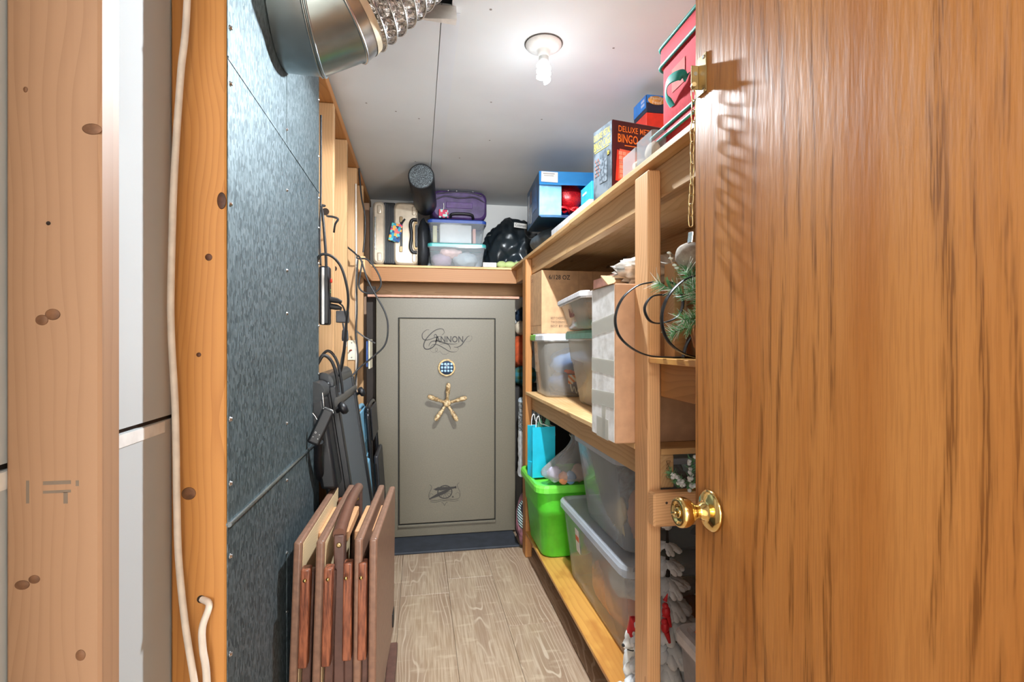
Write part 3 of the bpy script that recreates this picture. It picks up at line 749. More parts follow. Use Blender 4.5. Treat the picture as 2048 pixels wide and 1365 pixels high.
# ================================================================ TV TRAYS AND THEIR RACK
def tray(xn, yn, xf, yf, lean, side, label, ht=0.748, light=True, lx=0.014):
    """folded tray table standing on edge; side=+1: underside (legs) towards the aisle"""
    d = Vector((xf - xn, yf - yn, 0)); L = d.length; ang = math.atan2(d.y, d.x) - math.pi / 2
    t = thing('tray_table', label, 'tray table', (xn, yn, 0.0), (0, 0, ang), 'folding tray tables in the rack')
    # local: +Y along the tray, X across. lean: x shift per metre height about the top edge
    sh = Matrix.Translation((0, 0, ht)) @ Matrix(((1, 0, lean, 0), (0, 1, 0, 0), (0, 0, 1, 0), (0, 0, 0, 1))) @ Matrix.Translation((0, 0, -ht))
    z0 = 0.27
    MB().box((-0.0, 0.0, z0), (0.020, L, ht), 0.006, 3, mat=sh).build('tray_top', M['tray'], t)
    s0 = 0.020 if side > 0 else 0.0
    def sx(a, b): return (s0 + a, s0 + b) if side > 0 else (s0 - b, s0 - a)
    xa, xb = sx(0.0004, 0.0014)
    if light: MB().box((xa, 0.012, z0 + 0.01), (xb, L - 0.006, ht - 0.008), mat=sh).build('bare_underside', M['raw'], t)
    xa, xb = sx(0.002, 0.030)
    MB().box((xa, 0.19, ht - 0.075), (xb, 0.42, ht - 0.045), 0.003, mat=sh).build('cleat', M['cleat'], t)
    xa, xb = sx(0.004, 0.026)
    for yy, zt, zb in ((-0.012, ht - 0.058, ht - 0.30), (L - 0.02, ht - 0.05, ht - 0.30)):
        MB().box((xa, yy, zb), (xb, yy + 0.03, zt), 0.004, 2, mat=sh @ Matrix.Rotation(R(1.0 * side), 4, 'X')).build('short_leg', M['redwood'], t)
        MB().lathe([(0, 0), (0.005, 0), (0.0042, 0.002), (0, 0.003)], sh @ Matrix.Translation(((xa + xb) / 2, yy - 0.0125, zt - 0.027)) @ Matrix.Rotation(R(90), 4, 'X'), 12).build('pin', M['brass'], t)
    for yy in (0.028, L - 0.07):
        MB().box((xa, yy, 0.004), (xb, yy + 0.03, ht - 0.085), 0.004, 2, mat=sh).build('leg', M['brown'], t)
    MB().box((xa, 0.06, 0.05), (xb - 0.004 if side > 0 else xb, L - 0.075, 0.075), 0.003, mat=sh).build('stretcher', M['brown'], t)
    return t
M['tray'] = plain('tray_laminate', '#836250', 0.38, 0, 0.08, 0.04, 60)
M['raw'] = wood('raw_underside', '#dcc39a', '#bd9c6c', 40, 0.3, False)
M['cleat'] = wood('cleat_wood', '#d8a477', '#b87f52', 40, 0.3, False)
def redwood():
    a = N('reddish_leg'); v = a.obj(); n1 = a.noise(a.vmath('MULTIPLY', v, (160, 160, 14)), 1.0, 4, 0.6)
    a.bsdf(a.mix(a.ramp(n1, 0.35, 0.65), lin('#5a3022'), lin('#9a5c40')), 0.35, 0.0, n1, 0.15, 0.001); return a.m
M['redwood'] = redwood()
tray(-0.302, 1.355, -0.291, 1.87, 0.035, 1, 'folded brown tray table nearest the metal panel')
tray(-0.249, 1.352, -0.238, 1.87, 0.030, 1, 'folded brown tray table second from the metal panel, beside the rack handle')
tray(-0.158, 1.350, -0.136, 1.85, 0.012, -1, 'folded brown tray table between the rack handle and the outermost tray', light=False)
tray(-0.122, 1.346, -0.099, 1.825, 0.010, -1, 'folded brown tray table outermost to the aisle, its face showing', light=False)
rk = thing('tray_rack', 'dark brown wooden rack with arched carrying handle holding the tray tables', 'rack', (-0.20, 1.40, 0.0))
for yy in (0.0, 0.40):
    MB().box((-0.0135, yy - 0.012, 0.03), (0.0135, yy + 0.03, 0.748), 0.004, 2).build('post', M['brown'], rk)
    MB().box((-0.11, yy - 0.012, 0.0), (0.17, yy + 0.03, 0.03), 0.004, 2).build('foot', M['brown'], rk)
    MB().lathe([(0, 0), (0.0065, 0), (0.0065, 0.002), (0.003, 0.0025), (0, 0.002)], Matrix.Translation((0.0, yy - 0.0125, 0.722)) @ Matrix.Rotation(R(90), 4, 'X'), 14).build('bolt', M['brass_dull'], rk)
hp = []
for k in range(13):
    t = k / 12; hp.append((0, -0.008 + 0.432 * t, 0.748 + 0.016 * math.sin(math.pi * t)))
MB().tube(hp, (0.016), 10, flat=(0, 0, 1)).build('handle', plain('brown_gloss', '#6d4a3c', 0.28, 0, 0.06), rk)
MB().box((0.10, 0.0, 0.20), (0.13, 0.40, 0.232), 0.004, 2).build('rail', M['brown'], rk)
MB().box((0.098, 0.36, 0.30), (0.118, 0.42, 0.345), 0.003, 2).build('bracket', M['black'], rk)

# ================================================================ TREADMILL (stood on end, leaning on the wall)
tm = thing('walking_treadmill', 'black under-desk treadmill stood on end against the stud wall', 'treadmill', (-0.13, 1.88, 0.0))
LN = (-0.30 + 0.13) / 1.13
def tz(x, y, z): return Vector((x + LN * z, y, z))       # lean towards the wall
tsh = Matrix(((1, 0, LN, 0), (0, 1, 0, 0), (0, 0, 1, 0), (0, 0, 0, 1)))
MB().box((-0.075, 0.0, 0.02), (-0.006, 0.54, 1.10), 0.008, 2, mat=tsh).build('deck', M['black'], tm)
MB().box((-0.007, 0.045, 0.05), (0.001, 0.495, 1.085), 0.002, mat=tsh).build('running_belt', plain('belt_grey', '#484d51', 0.6, 0, 0.04, 0.06, 200), tm)
for yy in (0.0, 0.50):
    MB().box((-0.012, yy, 0.03), (0.010, yy + 0.042, 1.085), 0.004, 2, mat=tsh).build('side_rail', plain('rail_black', '#17191c', 0.4), tm)
MB().tube([tz(-0.032, 0.012, 1.095), tz(-0.032, 0.53, 1.095)], 0.036, 20).build('end_roller_cover', plain('cover_grey', '#24272a', 0.3), tm)
MB().tube([tz(0.006, -0.01, 1.03), tz(0.006, 0.55, 1.03)], [(0.017, 0.006)] * 2, 12).build('cross_bar', plain('bar_grey', '#3f3e3c', 0.35), tm)
for yy in (-0.022, 0.562):
    MB().lathe([(0, 0), (0.006, 0.0), (0.007, 0.012), (0.019, 0.016), (0.023, 0.026), (0.019, 0.036), (0.0, 0.04)], Matrix.Translation(tz(0.004, yy, 1.0)) @ Matrix.Rotation(R(62), 4, 'Y'), 20).build('clamp_knob', M['black'], tm)
hb = MB().box((-0.066, -0.115, 0.76), (-0.012, -0.03, 1.06), 0.012, 3, mat=tsh).build('handle_post', M['black'], tm)
MB().tube([tz(-0.04, -0.122, 1.075), tz(-0.04, -0.020, 1.075)], 0.034, 20).build('hinge_cap', plain('cap_grey', '#2b2e31', 0.28), hb)
tr = [(-0.066, 1.075), (-0.064, 1.03), (-0.045, 1.0), (-0.039, 0.985), (-0.039, 0.95)]
tr2 = [(-0.012, 1.075), (-0.014, 1.03), (-0.033, 1.0), (-0.039, 0.985)]
for q in (tr, tr2): MB().tube([tz(x, -0.124, z) for x, z in q], 0.0024, 6).build('silver_trim', M['steel'], hb)
cm = Matrix.Translation(Vector((-0.162, -0.22, 0.982))) @ Matrix.Rotation(R(24), 4, 'Y') @ Matrix.Rotation(R(-6), 4, 'X')
cs = MB().box((-0.019, 0.0, -0.058), (0.019, 0.016, 0.058), 0.008, 3, mat=cm).build('console', plain('console_black', '#121317', 0.5), tm)
pt = [cm @ Vector((-0.016, -0.0005, 0.05)), cm @ Vector((-0.012, -0.0005, 0.0575)), cm @ Vector((0.012, -0.0005, 0.0575)), cm @ Vector((0.017, -0.0005, 0.05))]
MB().tube(pt, 0.0012, 6).build('silver_edge', M['steel'], cs)
for (x, z, kind) in ((-0.006, -0.022, 'o'), (-0.007, -0.036, '|'), (0.007, -0.024, '*'), (0.008, -0.037, '+')):
    o_ = cm @ Vector((x, -0.0002, z))
    mm = MB()
    if kind == 'o': mm.tube([o_ + cm.to_3x3() @ Vector((0.0022 * math.cos(R(30 * k)), 0, 0.0022 * math.sin(R(30 * k)))) for k in range(12)], 0.0005, 5, closed=True)
    elif kind == '|': mm.tube([o_ - Vector((0.002, 0, 0)), o_ + Vector((0.002, 0, 0))], 0.0005, 5)
    else: mm.tube([o_ - Vector((0.0016, 0, 0)), o_ + Vector((0.0016, 0, 0))], 0.0005, 5).tube([o_ - Vector((0, 0, 0.0016)), o_ + Vector((0, 0, 0.0016))], 0.0005, 5)
    mm.build('symbol', M['white'], cs)
MB().tube([(-0.172, -0.19, 0.93), (-0.180, -0.16, 0.87), (-0.184, -0.10, 0.80), (-0.175, -0.05, 0.77), (-0.155, -0.005, 0.762)], 0.013, 10).build('support_arm', M['black'], tm)

# ================================================================ FOLDED CHAIRS beside the safe
def folding_chair(x, y, lean, mat, pad, label):
    t = thing('folding_chair', label, 'folding chair', (x, y, 0.0), (0, R(lean), 0), 'folded chairs beside the safe')
    top = [(0, 0.03, 0.0), (0, 0.0, 0.78), (0, 0.015, 0.865), (0, 0.06, 0.90), (0, 0.34, 0.90), (0, 0.385, 0.865), (0, 0.40, 0.78), (0, 0.37, 0.0)]
    MB().tube(spline(top, 5), 0.011, 10).build('frame', mat, t)
    MB().box((0.006, 0.03, 0.72), (0.018, 0.37, 0.89), 0.006, 2).build('backrest', pad, t)
    MB().box((0.012, 0.04, 0.25), (0.034, 0.36, 0.64), 0.008, 2).build('seat', pad, t)
    for yy in (0.045, 0.355): MB().tube([(0.014, yy, 0.01), (0.018, yy, 0.60)], 0.009, 8).build('leg', mat, t)
    return t
folding_chair(-0.235, 2.56, -4.2, plain('blue_metal', '#7fb3cf', 0.35), plain('blue_vinyl', '#74a9c6', 0.45), 'light blue metal folding chair folded against the stud wall')
folding_chair(-0.200, 2.78, -4.0, plain('black_metal', '#1d1d20', 0.3, 0.3), plain('black_vinyl', '#26262a', 0.45), 'black metal folding chair folded against the side of the safe')

tag(board('gap_darkening_board', (WX + 0.010, 3.40, 0.0), (-0.268, 3.43, 1.585), plain('gap_dark_fill', '#2b221c', 0.7), None, 'Z'), 'tall dark board added to darken the gap between the safe and the studs', 'board')  # made-up board, put in so the gap beside the safe reads dark
# ================================================================ CABLES AND ELECTRICS ON THE LEFT WALL
def cable(name, pts, r, mat, label, cat='cable', group=None, n=8):
    o = MB().tube(spline(pts, n), r, 8).build(name, mat)
    return tag(o, label, cat, group)
cable('house_cable', [(-0.378, 0.968, 2.19), (-0.384, 0.965, 1.814), (-0.394, 0.965, 1.687), (-0.403, 0.965, 1.535), (-0.407, 0.965, 1.418), (-0.409, 0.965, 1.276), (-0.403, 0.965, 1.142), (-0.401, 0.965, 1.058), (-0.400, 0.965, 0.974), (-0.397, 0.965, 0.873), (-0.387, 0.965, 0.763), (-0.373, 0.965, 0.665), (-0.36, 0.966, 0.55), (-0.37, 0.966, 0.06)], 0.0058, M['white_cable'], 'white cable running full height in front of the orange stud')
cable('house_cable', [(-0.374, 1.000, 0.788), (-0.357, 0.985, 0.783), (-0.363, 0.972, 0.752), (-0.361, 0.968, 0.718), (-0.354, 0.966, 0.663), (-0.352, 0.967, 0.5), (-0.36, 0.967, 0.06)], 0.0058, M['white_cable'], 'short white cable coming out of a hole in the orange stud')
# power strip on the first stud past the metal panel
ps = thing('power_strip', 'black and white power strip hung vertically on the bare stud', 'power strip', (-0.322, 1.872, 1.395))
MB().box((-0.012, -0.012, -0.10), (0.022, 0.036, 0.10), 0.007, 3).build('housing', M['black'], ps)
MB().box((-0.002, -0.0135, -0.098), (0.006, -0.011, 0.094), 0.001).build('white_stripe', M['white'], ps)
MB().box((0.0215, 0.006, 0.045), (0.028, 0.020, 0.060), 0.003, 2).build('red_switch', plain('red_switch', '#c8321f', 0.35), ps)
for zz in (0.02, 0.012): MB().cyl((0.0215, 0.013, zz), (0.0235, 0.013, zz), 0.0022, 10).build('indicator', plain('green_lamp', '#6fb36a', 0.4), ps)
for zz in (-0.012, -0.035):
    MB().tube([(0.020, 0.012, zz), (0.044, 0.012, zz - 0.004), (0.060, 0.014, zz - 0.008)], [0.010, 0.0095, 0.0045], 10).build('plug', M['black_rubber'], ps)
MB().box((0.012, 0.20, -0.085), (0.056, 0.245, -0.040), 0.003, 2).build('wall_adapter', plain('adapter_grey', '#3b3b3d', 0.45), ps)
c_ = [('extension_cord', [(-0.333, 1.90, 2.02), (-0.334, 1.90, 1.75), (-0.334, 1.88, 1.60), (-0.330, 1.875, 1.497)], 0.0035, 'black cord hanging from the top plate down to the power strip'),
      ('extension_cord', [(-0.330, 1.95, 1.72), (-0.332, 1.90, 1.705), (-0.322, 1.872, 1.66), (-0.312, 1.862, 1.55), (-0.311, 1.87, 1.495)], 0.0045, 'thick black cord looped over the stud hole above the power strip'),
      ('extension_cord', [(-0.358, 2.17, 1.735), (-0.345, 2.12, 1.722), (-0.325, 2.10, 1.716), (-0.306, 2.10, 1.708), (-0.318, 2.11, 1.69), (-0.33, 2.16, 1.67)], 0.0042, 'short black cord end poking out of a drilled stud'),
      ('extension_cord', [(-0.338, 1.84, 1.50), (-0.322, 1.832, 1.527), (-0.290, 1.835, 1.525), (-0.262, 1.85, 1.495), (-0.245, 1.86, 1.44), (-0.240, 1.88, 1.38), (-0.252, 1.92, 1.30), (-0.262, 1.95, 1.23), (-0.275, 2.0, 1.16), (-0.29, 2.02, 1.11)], 0.0045, 'black cord curving in a wide loop beside the power strip'),
      ('extension_cord', [(-0.340, 1.845, 1.51), (-0.345, 1.846, 1.40), (-0.341, 1.847, 1.30), (-0.338, 1.85, 1.20)], 0.0035, 'black cord tucked between the panel edge and power strip'),
      ('extension_cord', [(-0.275, 1.885, 1.375), (-0.258, 1.90, 1.355), (-0.252, 1.93, 1.30), (-0.262, 1.97, 1.22), (-0.272, 2.0, 1.17)], 0.003, 'thin black cord leading down from the plugs'),
      ('extension_cord', [(-0.377, 2.92, 1.743), (-0.328, 2.9, 1.70), (-0.322, 2.9, 1.68), (-0.271, 2.9, 1.675), (-0.219, 2.9, 1.609), (-0.201, 2.9, 1.545), (-0.232, 2.9, 1.501), (-0.284, 2.9, 1.498), (-0.315, 2.9, 1.53), (-0.308, 2.9, 1.60), (-0.298, 2.905, 1.668)], 0.0045, 'black cord tied in a round coil beside the high shelf'),
      ('extension_cord', [(-0.305, 2.76, 1.675), (-0.289, 2.75, 1.651), (-0.257, 2.75, 1.551), (-0.215, 2.75, 1.47), (-0.171, 2.75, 1.387), (-0.156, 2.75, 1.31), (-0.171, 2.75, 1.221), (-0.233, 2.75, 1.157), (-0.294, 2.75, 1.107), (-0.33, 2.72, 1.065)], 0.0045, 'long black cord swinging out in front of the safe'),
      ('extension_cord', [(-0.316, 2.85, 1.665), (-0.322, 2.85, 1.55), (-0.320, 2.85, 1.40), (-0.324, 2.84, 1.28), (-0.312, 2.82, 1.15), (-0.322, 2.80, 1.0), (-0.31, 2.76, 0.85)], 0.0045, 'black cord hanging straight down along the last studs'),
      ('extension_cord', [(-0.332, 3.05, 2.21), (-0.318, 3.05, 2.05), (-0.300, 3.05, 1.95), (-0.300, 3.06, 1.85), (-0.31, 3.06, 1.74)], 0.0045, 'black cord coming down from the ceiling corner by the suitcase'),
      ('extension_cord', [(-0.325, 2.3, 1.37), (-0.305, 2.28, 1.25), (-0.318, 2.27, 1.15), (-0.33, 2.26, 1.02)], 0.0038, 'black cord with pronged plug hanging from the stud'),
      ('extension_cord', [(-0.345, 1.90, 1.16), (-0.325, 1.90, 1.19), (-0.300, 1.91, 1.17), (-0.285, 1.92, 1.12), (-0.28, 1.93, 1.06)], 0.006, 'thick black cable loop above the treadmill'),
      ('extension_cord', [(-0.350, 1.95, 1.175), (-0.318, 1.95, 1.205), (-0.290, 1.96, 1.17), (-0.276, 1.97, 1.10), (-0.272, 1.98, 1.05)], 0.005, 'outer black cable loop behind the treadmill cap')]
for nm, pts, r_, lb in c_:
    cable(nm, pts, r_, M['cord'], lb, 'cord', 'black cords along the stud wall')
pg = thing('hanging_plug', 'grey two-pronged plug dangling on its cord in front of a stud', 'plug', (-0.30, 2.25, 1.262))
MB().lathe([(0.0, 0.03), (0.007, 0.03), (0.012, 0.02), (0.014, -0.012), (0.012, -0.022), (0, -0.022)], None, 12).build('plug_body', plain('plug_grey', '#3d4148', 0.5), pg)
for sx in (-1, 1): MB().box((sx * 0.006 - 0.0008, -0.003, -0.045), (sx * 0.006 + 0.0008, 0.003, -0.02)).build('prong', M['steel'], pg)
sw = thing('blank_plate', 'cream wall plate with a red wire stub on the stud', 'wall plate', (-0.362, 2.978, 1.19))
MB().box((-0.026, -0.004, -0.054), (0.026, 0.001, 0.054), 0.002, 2).build('plate', M['beige'], sw)
for zz in (-0.04, 0.04): MB().cyl((0, -0.005, zz), (0, -0.003, zz), 0.004, 12).build('screw', M['screw'], sw)
MB().tube([(0.0, -0.003, 0.0), (-0.004, -0.02, 0.001), (-0.008, -0.03, -0.004)], 0.0035, 8).build('wire_stub', plain('red_wire', '#8d3230', 0.5), sw)
cable('rod', [(-0.338, 2.93, 1.300), (-0.30, 2.91, 1.27), (-0.232, 2.90, 1.228)], 0.004, plain('grey_rod', '#6a6a6c', 0.35, 0.5), 'grey rod sticking out from the studs toward the safe', 'rod')
cable('house_cable', [(-0.340, 2.975, 2.1), (-0.338, 2.976, 1.75), (-0.339, 2.976, 1.4), (-0.337, 2.97, 1.0), (-0.34, 2.975, 0.6)], 0.0045, M['white_cable'], 'white cable stapled down the side of the far stud')
tag(MB().box((-0.300, 3.12, 1.09), (-0.288, 3.30, 1.24), 0.002).build('blue_folder', plain('blue_card', '#2d4f8f', 0.5)), 'narrow dark blue folder standing between studs and safe', 'folder')
tag(MB().box((-0.286, 3.11, 1.08), (-0.278, 3.29, 1.25), 0.001).build('cream_folder', plain('cream_card', '#d8cfb6', 0.6)), 'narrow cream folder beside the dark blue one', 'folder')
for nm in ('blue_folder', 'cream_folder'):
    pass

# ================================================================ HIGH SHELF ABOVE THE SAFE
SZ = TOPZ - 0.001
# gold hard-shell suitcase lying on its side
sc = thing('hard_suitcase', 'champagne gold hard-shell suitcase with black zip band on the high shelf', 'suitcase', (-0.150, 3.455, SZ))
gold = plain('champagne_shell', '#c9bba6', 0.28, 0.35, 0.05)
def shell(x0, x1, dpt, y0=0.0, z0=0.004, h=0.404, r=0.035):
    hx = (x1 - x0) / 2; cx = (x0 + x1) / 2
    prof = [(y0 + 0.022, -0.020), (y0 + 0.008, -0.008), (y0, 0.0)]
    rings = []
    def rg(y, ins): return [Vector((p.x, y, p.y)) for p in rr(cx, z0 + h / 2, 0, hx - ins, h / 2 - ins, r - ins * 0.4, 6)]
    rings = [rg(y0, 0.014), rg(y0 + 0.005, 0.005), rg(y0 + 0.014, 0.0), rg(y0 + dpt - 0.014, 0.0), rg(y0 + dpt, 0.012)]
    return MB().loft(rings)
shell(-0.142, -0.062, 0.30).build('shell_half', gold, sc)
shell(-0.012, 0.142, 0.30).build('shell_half', gold, sc)
MB().box((-0.075, 0.006, 0.008), (0.0, 0.29, 0.404), 0.008, 2).build('zip_band', plain('zip_black', '#23262b', 0.5), sc)
for i in range(6):
    x_ = -0.058 + i * 0.0085
    MB().box((x_, 0.002, 0.012), (x_ + 0.0045, 0.008, 0.40), 0.001).build('zip_rib', M['black'], sc)
for x_ in (-0.126, -0.118): MB().tube([(x_, -0.003, 0.095), (x_, -0.004, 0.20), (x_, -0.003, 0.305)], 0.0035, 8).build('foot_rail', M['steel'] if x_ < -0.12 else gold, sc)
for (x_, z_) in ((-0.10, 0.355), (-0.10, 0.05), (0.118, 0.355), (0.118, 0.05)):
    MB().box((x_ - 0.017, -0.004, z_ - 0.032), (x_ + 0.017, 0.01, z_ + 0.032), 0.011, 3).build('corner_boss', gold, sc)
hd = MB(); pts = [(0.136, -0.006, 0.085), (0.108, -0.012, 0.088), (0.096, -0.016, 0.12), (0.103, -0.016, 0.19), (0.096, -0.016, 0.26), (0.108, -0.012, 0.292), (0.136, -0.006, 0.295)]
hd.tube(spline(pts, 6), [0.011] * 37, 10); hd = hd.build('side_handle', M['black'], sc)
MB().tube(spline([(0.138, -0.020, 0.108), (0.122, -0.024, 0.112), (0.117, -0.026, 0.19), (0.122, -0.024, 0.268), (0.138, -0.020, 0.272)], 6), 0.005, 8).build('handle_inlay', plain('tan_inlay', '#c9a878', 0.5), hd)
MB().box((0.126, -0.018, 0.12), (0.142, -0.004, 0.26), 0.004, 2).build('grip', plain('dark_grip', '#3a3c40', 0.55, 0, 0.2, 0.3, 160), hd)
MB().box((0.030, -0.006, 0.10), (0.046, 0.004, 0.30), 0.003).build('zip_track', M['black'], sc)
for zz in (0.085, 0.275): MB().box((0.026, -0.010, zz), (0.046, 0.002, zz + 0.038), 0.003, 2).build('zip_pull', plain('pull_bronze', '#8f7a5c', 0.3, 0.8), sc)
def tri_tag(cols, name, sc_=60.0):
    a = N(name); v = a.obj(); vo = a.n('TexVoronoi', feature='F1', distance='MANHATTAN', i_Scale=sc_, i_Randomness=0.25); a.put(vo.inputs['Vector'], v)
    cr = a.n('ValToRGB'); cr.color_ramp.interpolation = 'CONSTANT'
    el = cr.color_ramp.elements
    while len(el) < len(cols): el.new(0.5)
    for i, c in enumerate(cols): el[i].position = i / len(cols); el[i].color = lin(c)
    a.put(cr.inputs[0], a.n('SeparateColor', i_0=vo.outputs['Color']).outputs[0]); a.bsdf(cr.outputs[0], 0.5); return a.m
tg = MB().box((-0.036, -0.004, -0.058), (0.036, 0.004, 0.058), 0.004, 2).build('luggage_tag', tri_tag(['#e8476a', '#1d4f8c', '#5fc6c4', '#f3b04a', '#f06f6a', '#2a9fb8', '#20304f'], 'tag_pattern', 62), None, (-0.150 + 0.003, 3.455 - 0.026, SZ + 0.205), (0, R(12), R(-6)))
tag(tg, 'multicoloured triangle-pattern luggage tag hanging on the gold suitcase', 'luggage tag')
MB().tube([(0.022, 0.006, 0.056), (0.03, 0.012, 0.085), (0.036, 0.018, 0.10)], 0.006, 8).build('strap', M['black'], tg)
# dark pack behind, foam roller, purple case, bins
pk = MB().blob((0.028, 3.63, SZ + 0.165), (0.046, 0.16, 0.180), 3, 0.10, 4, 3.0, flatz=SZ + 0.002).build('dark_pack', plain('black_nylon', '#22252a', 0.55, 0, 0.15, 0.3, 40))
tag(pk, 'soft black pack squeezed between gold suitcase and clear bins', 'bag')
fo = thing('foam_roller', 'black foam roller jutting out from the high shelf toward the ceiling', 'foam roller', (0.012, 3.0, 2.168))
ax = Vector((0.030, 0.50, -0.030))
def foam(name, c0, c1, sp):
    a = N(name); v = a.obj(); n1 = a.noise(v, sp, 2, 0.7); a.bsdf(a.mix(a.ramp(n1, 0.45, 0.62), lin(c0), lin(c1)), 0.5, 0, n1, 0.3, 0.002); return a.m
MB().tube([(0, 0, 0), ax * 0.004, ax], [0.071, 0.0735, 0.0735], 36).build('roller_body', plain('roller_skin', '#1d1f23', 0.38, 0, 0.1), fo)
dn = ax.normalized()
MB().cyl(-dn * 0.001, dn * 0.003, 0.066, 36).build('roller_end', foam('roller_foam', '#32363b', '#7d8a8f', 230), fo)

def tub(name, label, loc, rotz, top, bot, h, lidmat, wallmat, rot=None, lid=True, rimh=0.018, lidh=0.02, r=0.03, group=None, cat='storage bin', ribs=0, lidname='lid', rimmat=None, lid_over=0.008):
    """moulded storage bin: open shell (outer and inner skin), rim, optional lid"""
    t = thing(name, label, cat, loc, rot or (0, 0, rotz), group)
    tx, ty = top; bx_, by_ = bot; th = 0.002
    def rg(f, z, ins=0.0): return rr(0, 0, z, (bx_ + (tx - bx_) * f) / 2 - ins, (by_ + (ty - by_) * f) / 2 - ins, r)
    out = [rg(0, 0.006, 0.012), rg(0, 0.0, 0.02), rg(0, 0.001, 0.006), rg(0.03, 0.012)]
    out = [rg(0, 0.0, 0.018), rg(0, 0.003, 0.005), rg(0.03, 0.014)]
    if ribs: out += [rg(0.62, h * 0.62), rg(0.62, h * 0.625, -0.004), rg(0.7, h * 0.70, -0.004)]
    out += [rg(1.0, h)]
    MB().loft(out, cap1=False).build('tub', wallmat, t)
    MB().loft([rg(1.0, h - rimh, 0.0), rg(1.0, h - rimh, -0.007), rg(1.0, h, -0.007), rg(1.0, h, 0.002)], cap0=False, cap1=False, smooth=False).build('rim', rimmat or wallmat, t)
    if lid:
        ov = -lid_over
        MB().loft([rg(1, h - 0.012, ov), rg(1, h + lidh * 0.5, ov), rg(1, h + lidh, ov + 0.006), rg(1, h + lidh, ov + 0.02), rg(1, h + lidh * 0.55, ov + 0.028)], cap0=False, smooth=False).build(lidname, lidmat, t)
    return t
M['lid_blue'] = plain('lid_blue', '#2c50a8', 0.35); M['lid_teal'] = plain('lid_teal', '#3f9d9c', 0.35)
b1 = tub('clear_bin', 'clear shoebox bin with teal lid under the blue-lidded one', (0.250, 3.615, SZ), R(-1), (0.372, 0.30), (0.335, 0.265), 0.143, M['lid_teal'], M['clear'], lidh=0.012, group='clear bins stacked on the high shelf')
b2 = tub('clear_bin', 'clear shoebox bin with blue lid, carrying the purple suitcase', (0.250, 3.615, SZ + 0.156), R(-0.5), (0.372, 0.30), (0.335, 0.265), 0.143, M['lid_blue'], M['clear'], lidh=0.012, group='clear bins stacked on the high shelf')
def soft(name, c, r, mat, label, cat, amp=0.18, fr=2.5, sd=0.0, flat=None, sub=3, grp=None):
    return tag(MB().blob(c, r, sub, amp, fr, sd, flatz=flat).build(name, mat), label, cat, grp)
tag(MB().box((0.135, 3.50, SZ + 0.163), (0.345, 3.72, SZ + 0.285), 0.004).build('white_box', M['paper']), 'plain white box inside the blue-lidded clear bin', 'box')
tag(MB().box((0.090, 3.50, SZ + 0.163), (0.118, 3.70, SZ + 0.275), 0.003).build('cream_book', plain('cream_cover', '#e2d6a8', 0.6)), 'cream book upright inside the blue-lidded bin', 'book')
tag(MB().box((0.355, 3.51, SZ + 0.163), (0.375, 3.68, SZ + 0.265), 0.003).build('pink_card', plain('pink_card', '#e2a596', 0.6)), 'narrow pink card box inside the blue-lidded bin', 'box')
soft('pink_cloth', (0.21, 3.56, SZ + 0.105), (0.07, 0.06, 0.035), plain('pink_cloth', '#e0b6ac', 0.8), 'crumpled pale pink cloth inside the teal-lidded bin', 'cloth', 0.4, 3, 2)
soft('mauve_cloth', (0.15, 3.58, SZ + 0.055), (0.07, 0.07, 0.05), plain('mauve_cloth', '#a98f9c', 0.8), 'mauve cloth roll inside the teal-lidded bin', 'cloth', 0.2, 3, 5)
soft('grey_cloth', (0.31, 3.58, SZ + 0.06), (0.085, 0.08, 0.055), plain('grey_cloth', '#aab0b2', 0.8), 'pale grey cloth inside the teal-lidded bin', 'cloth', 0.3, 3, 9)
# purple soft suitcase
pu = thing('purple_suitcase', 'purple fabric suitcase lying on the blue-lidded clear bin', 'suitcase', (0.262, 3.62, SZ + 0.3155), (0, 0, R(1.5)))
purp = plain('purple_nylon', '#4b3466', 0.42, 0, 0.16, 0.5, 22)
rg_ = []
for (y, ins) in ((-0.135, 0.016), (-0.128, 0.005), (-0.11, 0.0), (0.11, 0.0), (0.13, 0.012)):
    ring_ = rr(0, 0.097, 0, 0.183 - ins, 0.097 - ins, 0.05, 6)
    rg_.append([Vector((p.x, y, p.y if p.y > 0.05 else max(p.y, 0.0) )) for p in ring_])
MB().loft(rg_).build('case_body', purp, pu)
MB().tube(spline([(-0.172, -0.130, 0.118), (-0.10, -0.139, 0.150), (0.0, -0.140, 0.143), (0.10, -0.139, 0.152), (0.172, -0.130, 0.118)], 6), 0.005, 8).build('piping', plain('dark_piping', '#2a2036', 0.4), pu)
MB().tube(spline([(-0.15, -0.137, 0.165), (-0.05, -0.134, 0.180), (0.06, -0.134, 0.183), (0.15, -0.137, 0.165)], 6), 0.005, 8).build('zip', plain('dark_piping', '#2a2036', 0.4), pu)
MB().box((-0.09, -0.139, 0.075), (0.085, -0.131, 0.115), 0.003, 2).build('pocket_flap', plain('purple_flap', '#573a75', 0.45, 0, 0.12, 0.3, 30), pu)
MB().tube(spline([(-0.06, -0.135, 0.012), (-0.055, -0.152, 0.03), (0.0, -0.157, 0.036), (0.075, -0.154, 0.032), (0.09, -0.135, 0.008)], 6), 0.009, 10).build('carry_handle', M['black'], pu)
for x_ in (-0.075, -0.02, 0.09): MB().box((x_ - 0.005, -0.128, 0.187), (x_ + 0.005, -0.118, 0.197), 0.002).build('zip_pull', M['steel'], pu)
tg2 = MB().box((-0.0305, -0.003, -0.029), (0.0305, 0.003, 0.029), 0.003).build('luggage_tag', tri_tag(['#e8506c', '#e8506c', '#bfe5df', '#d93f66', '#2b3d5c'], 'tag_pattern_pink', 70), None, (0.158, 3.452, SZ + 0.345), (R(-6), 0, R(2)))
tag(tg2, 'pink and white chevron luggage tag hanging on the purple suitcase', 'luggage tag')
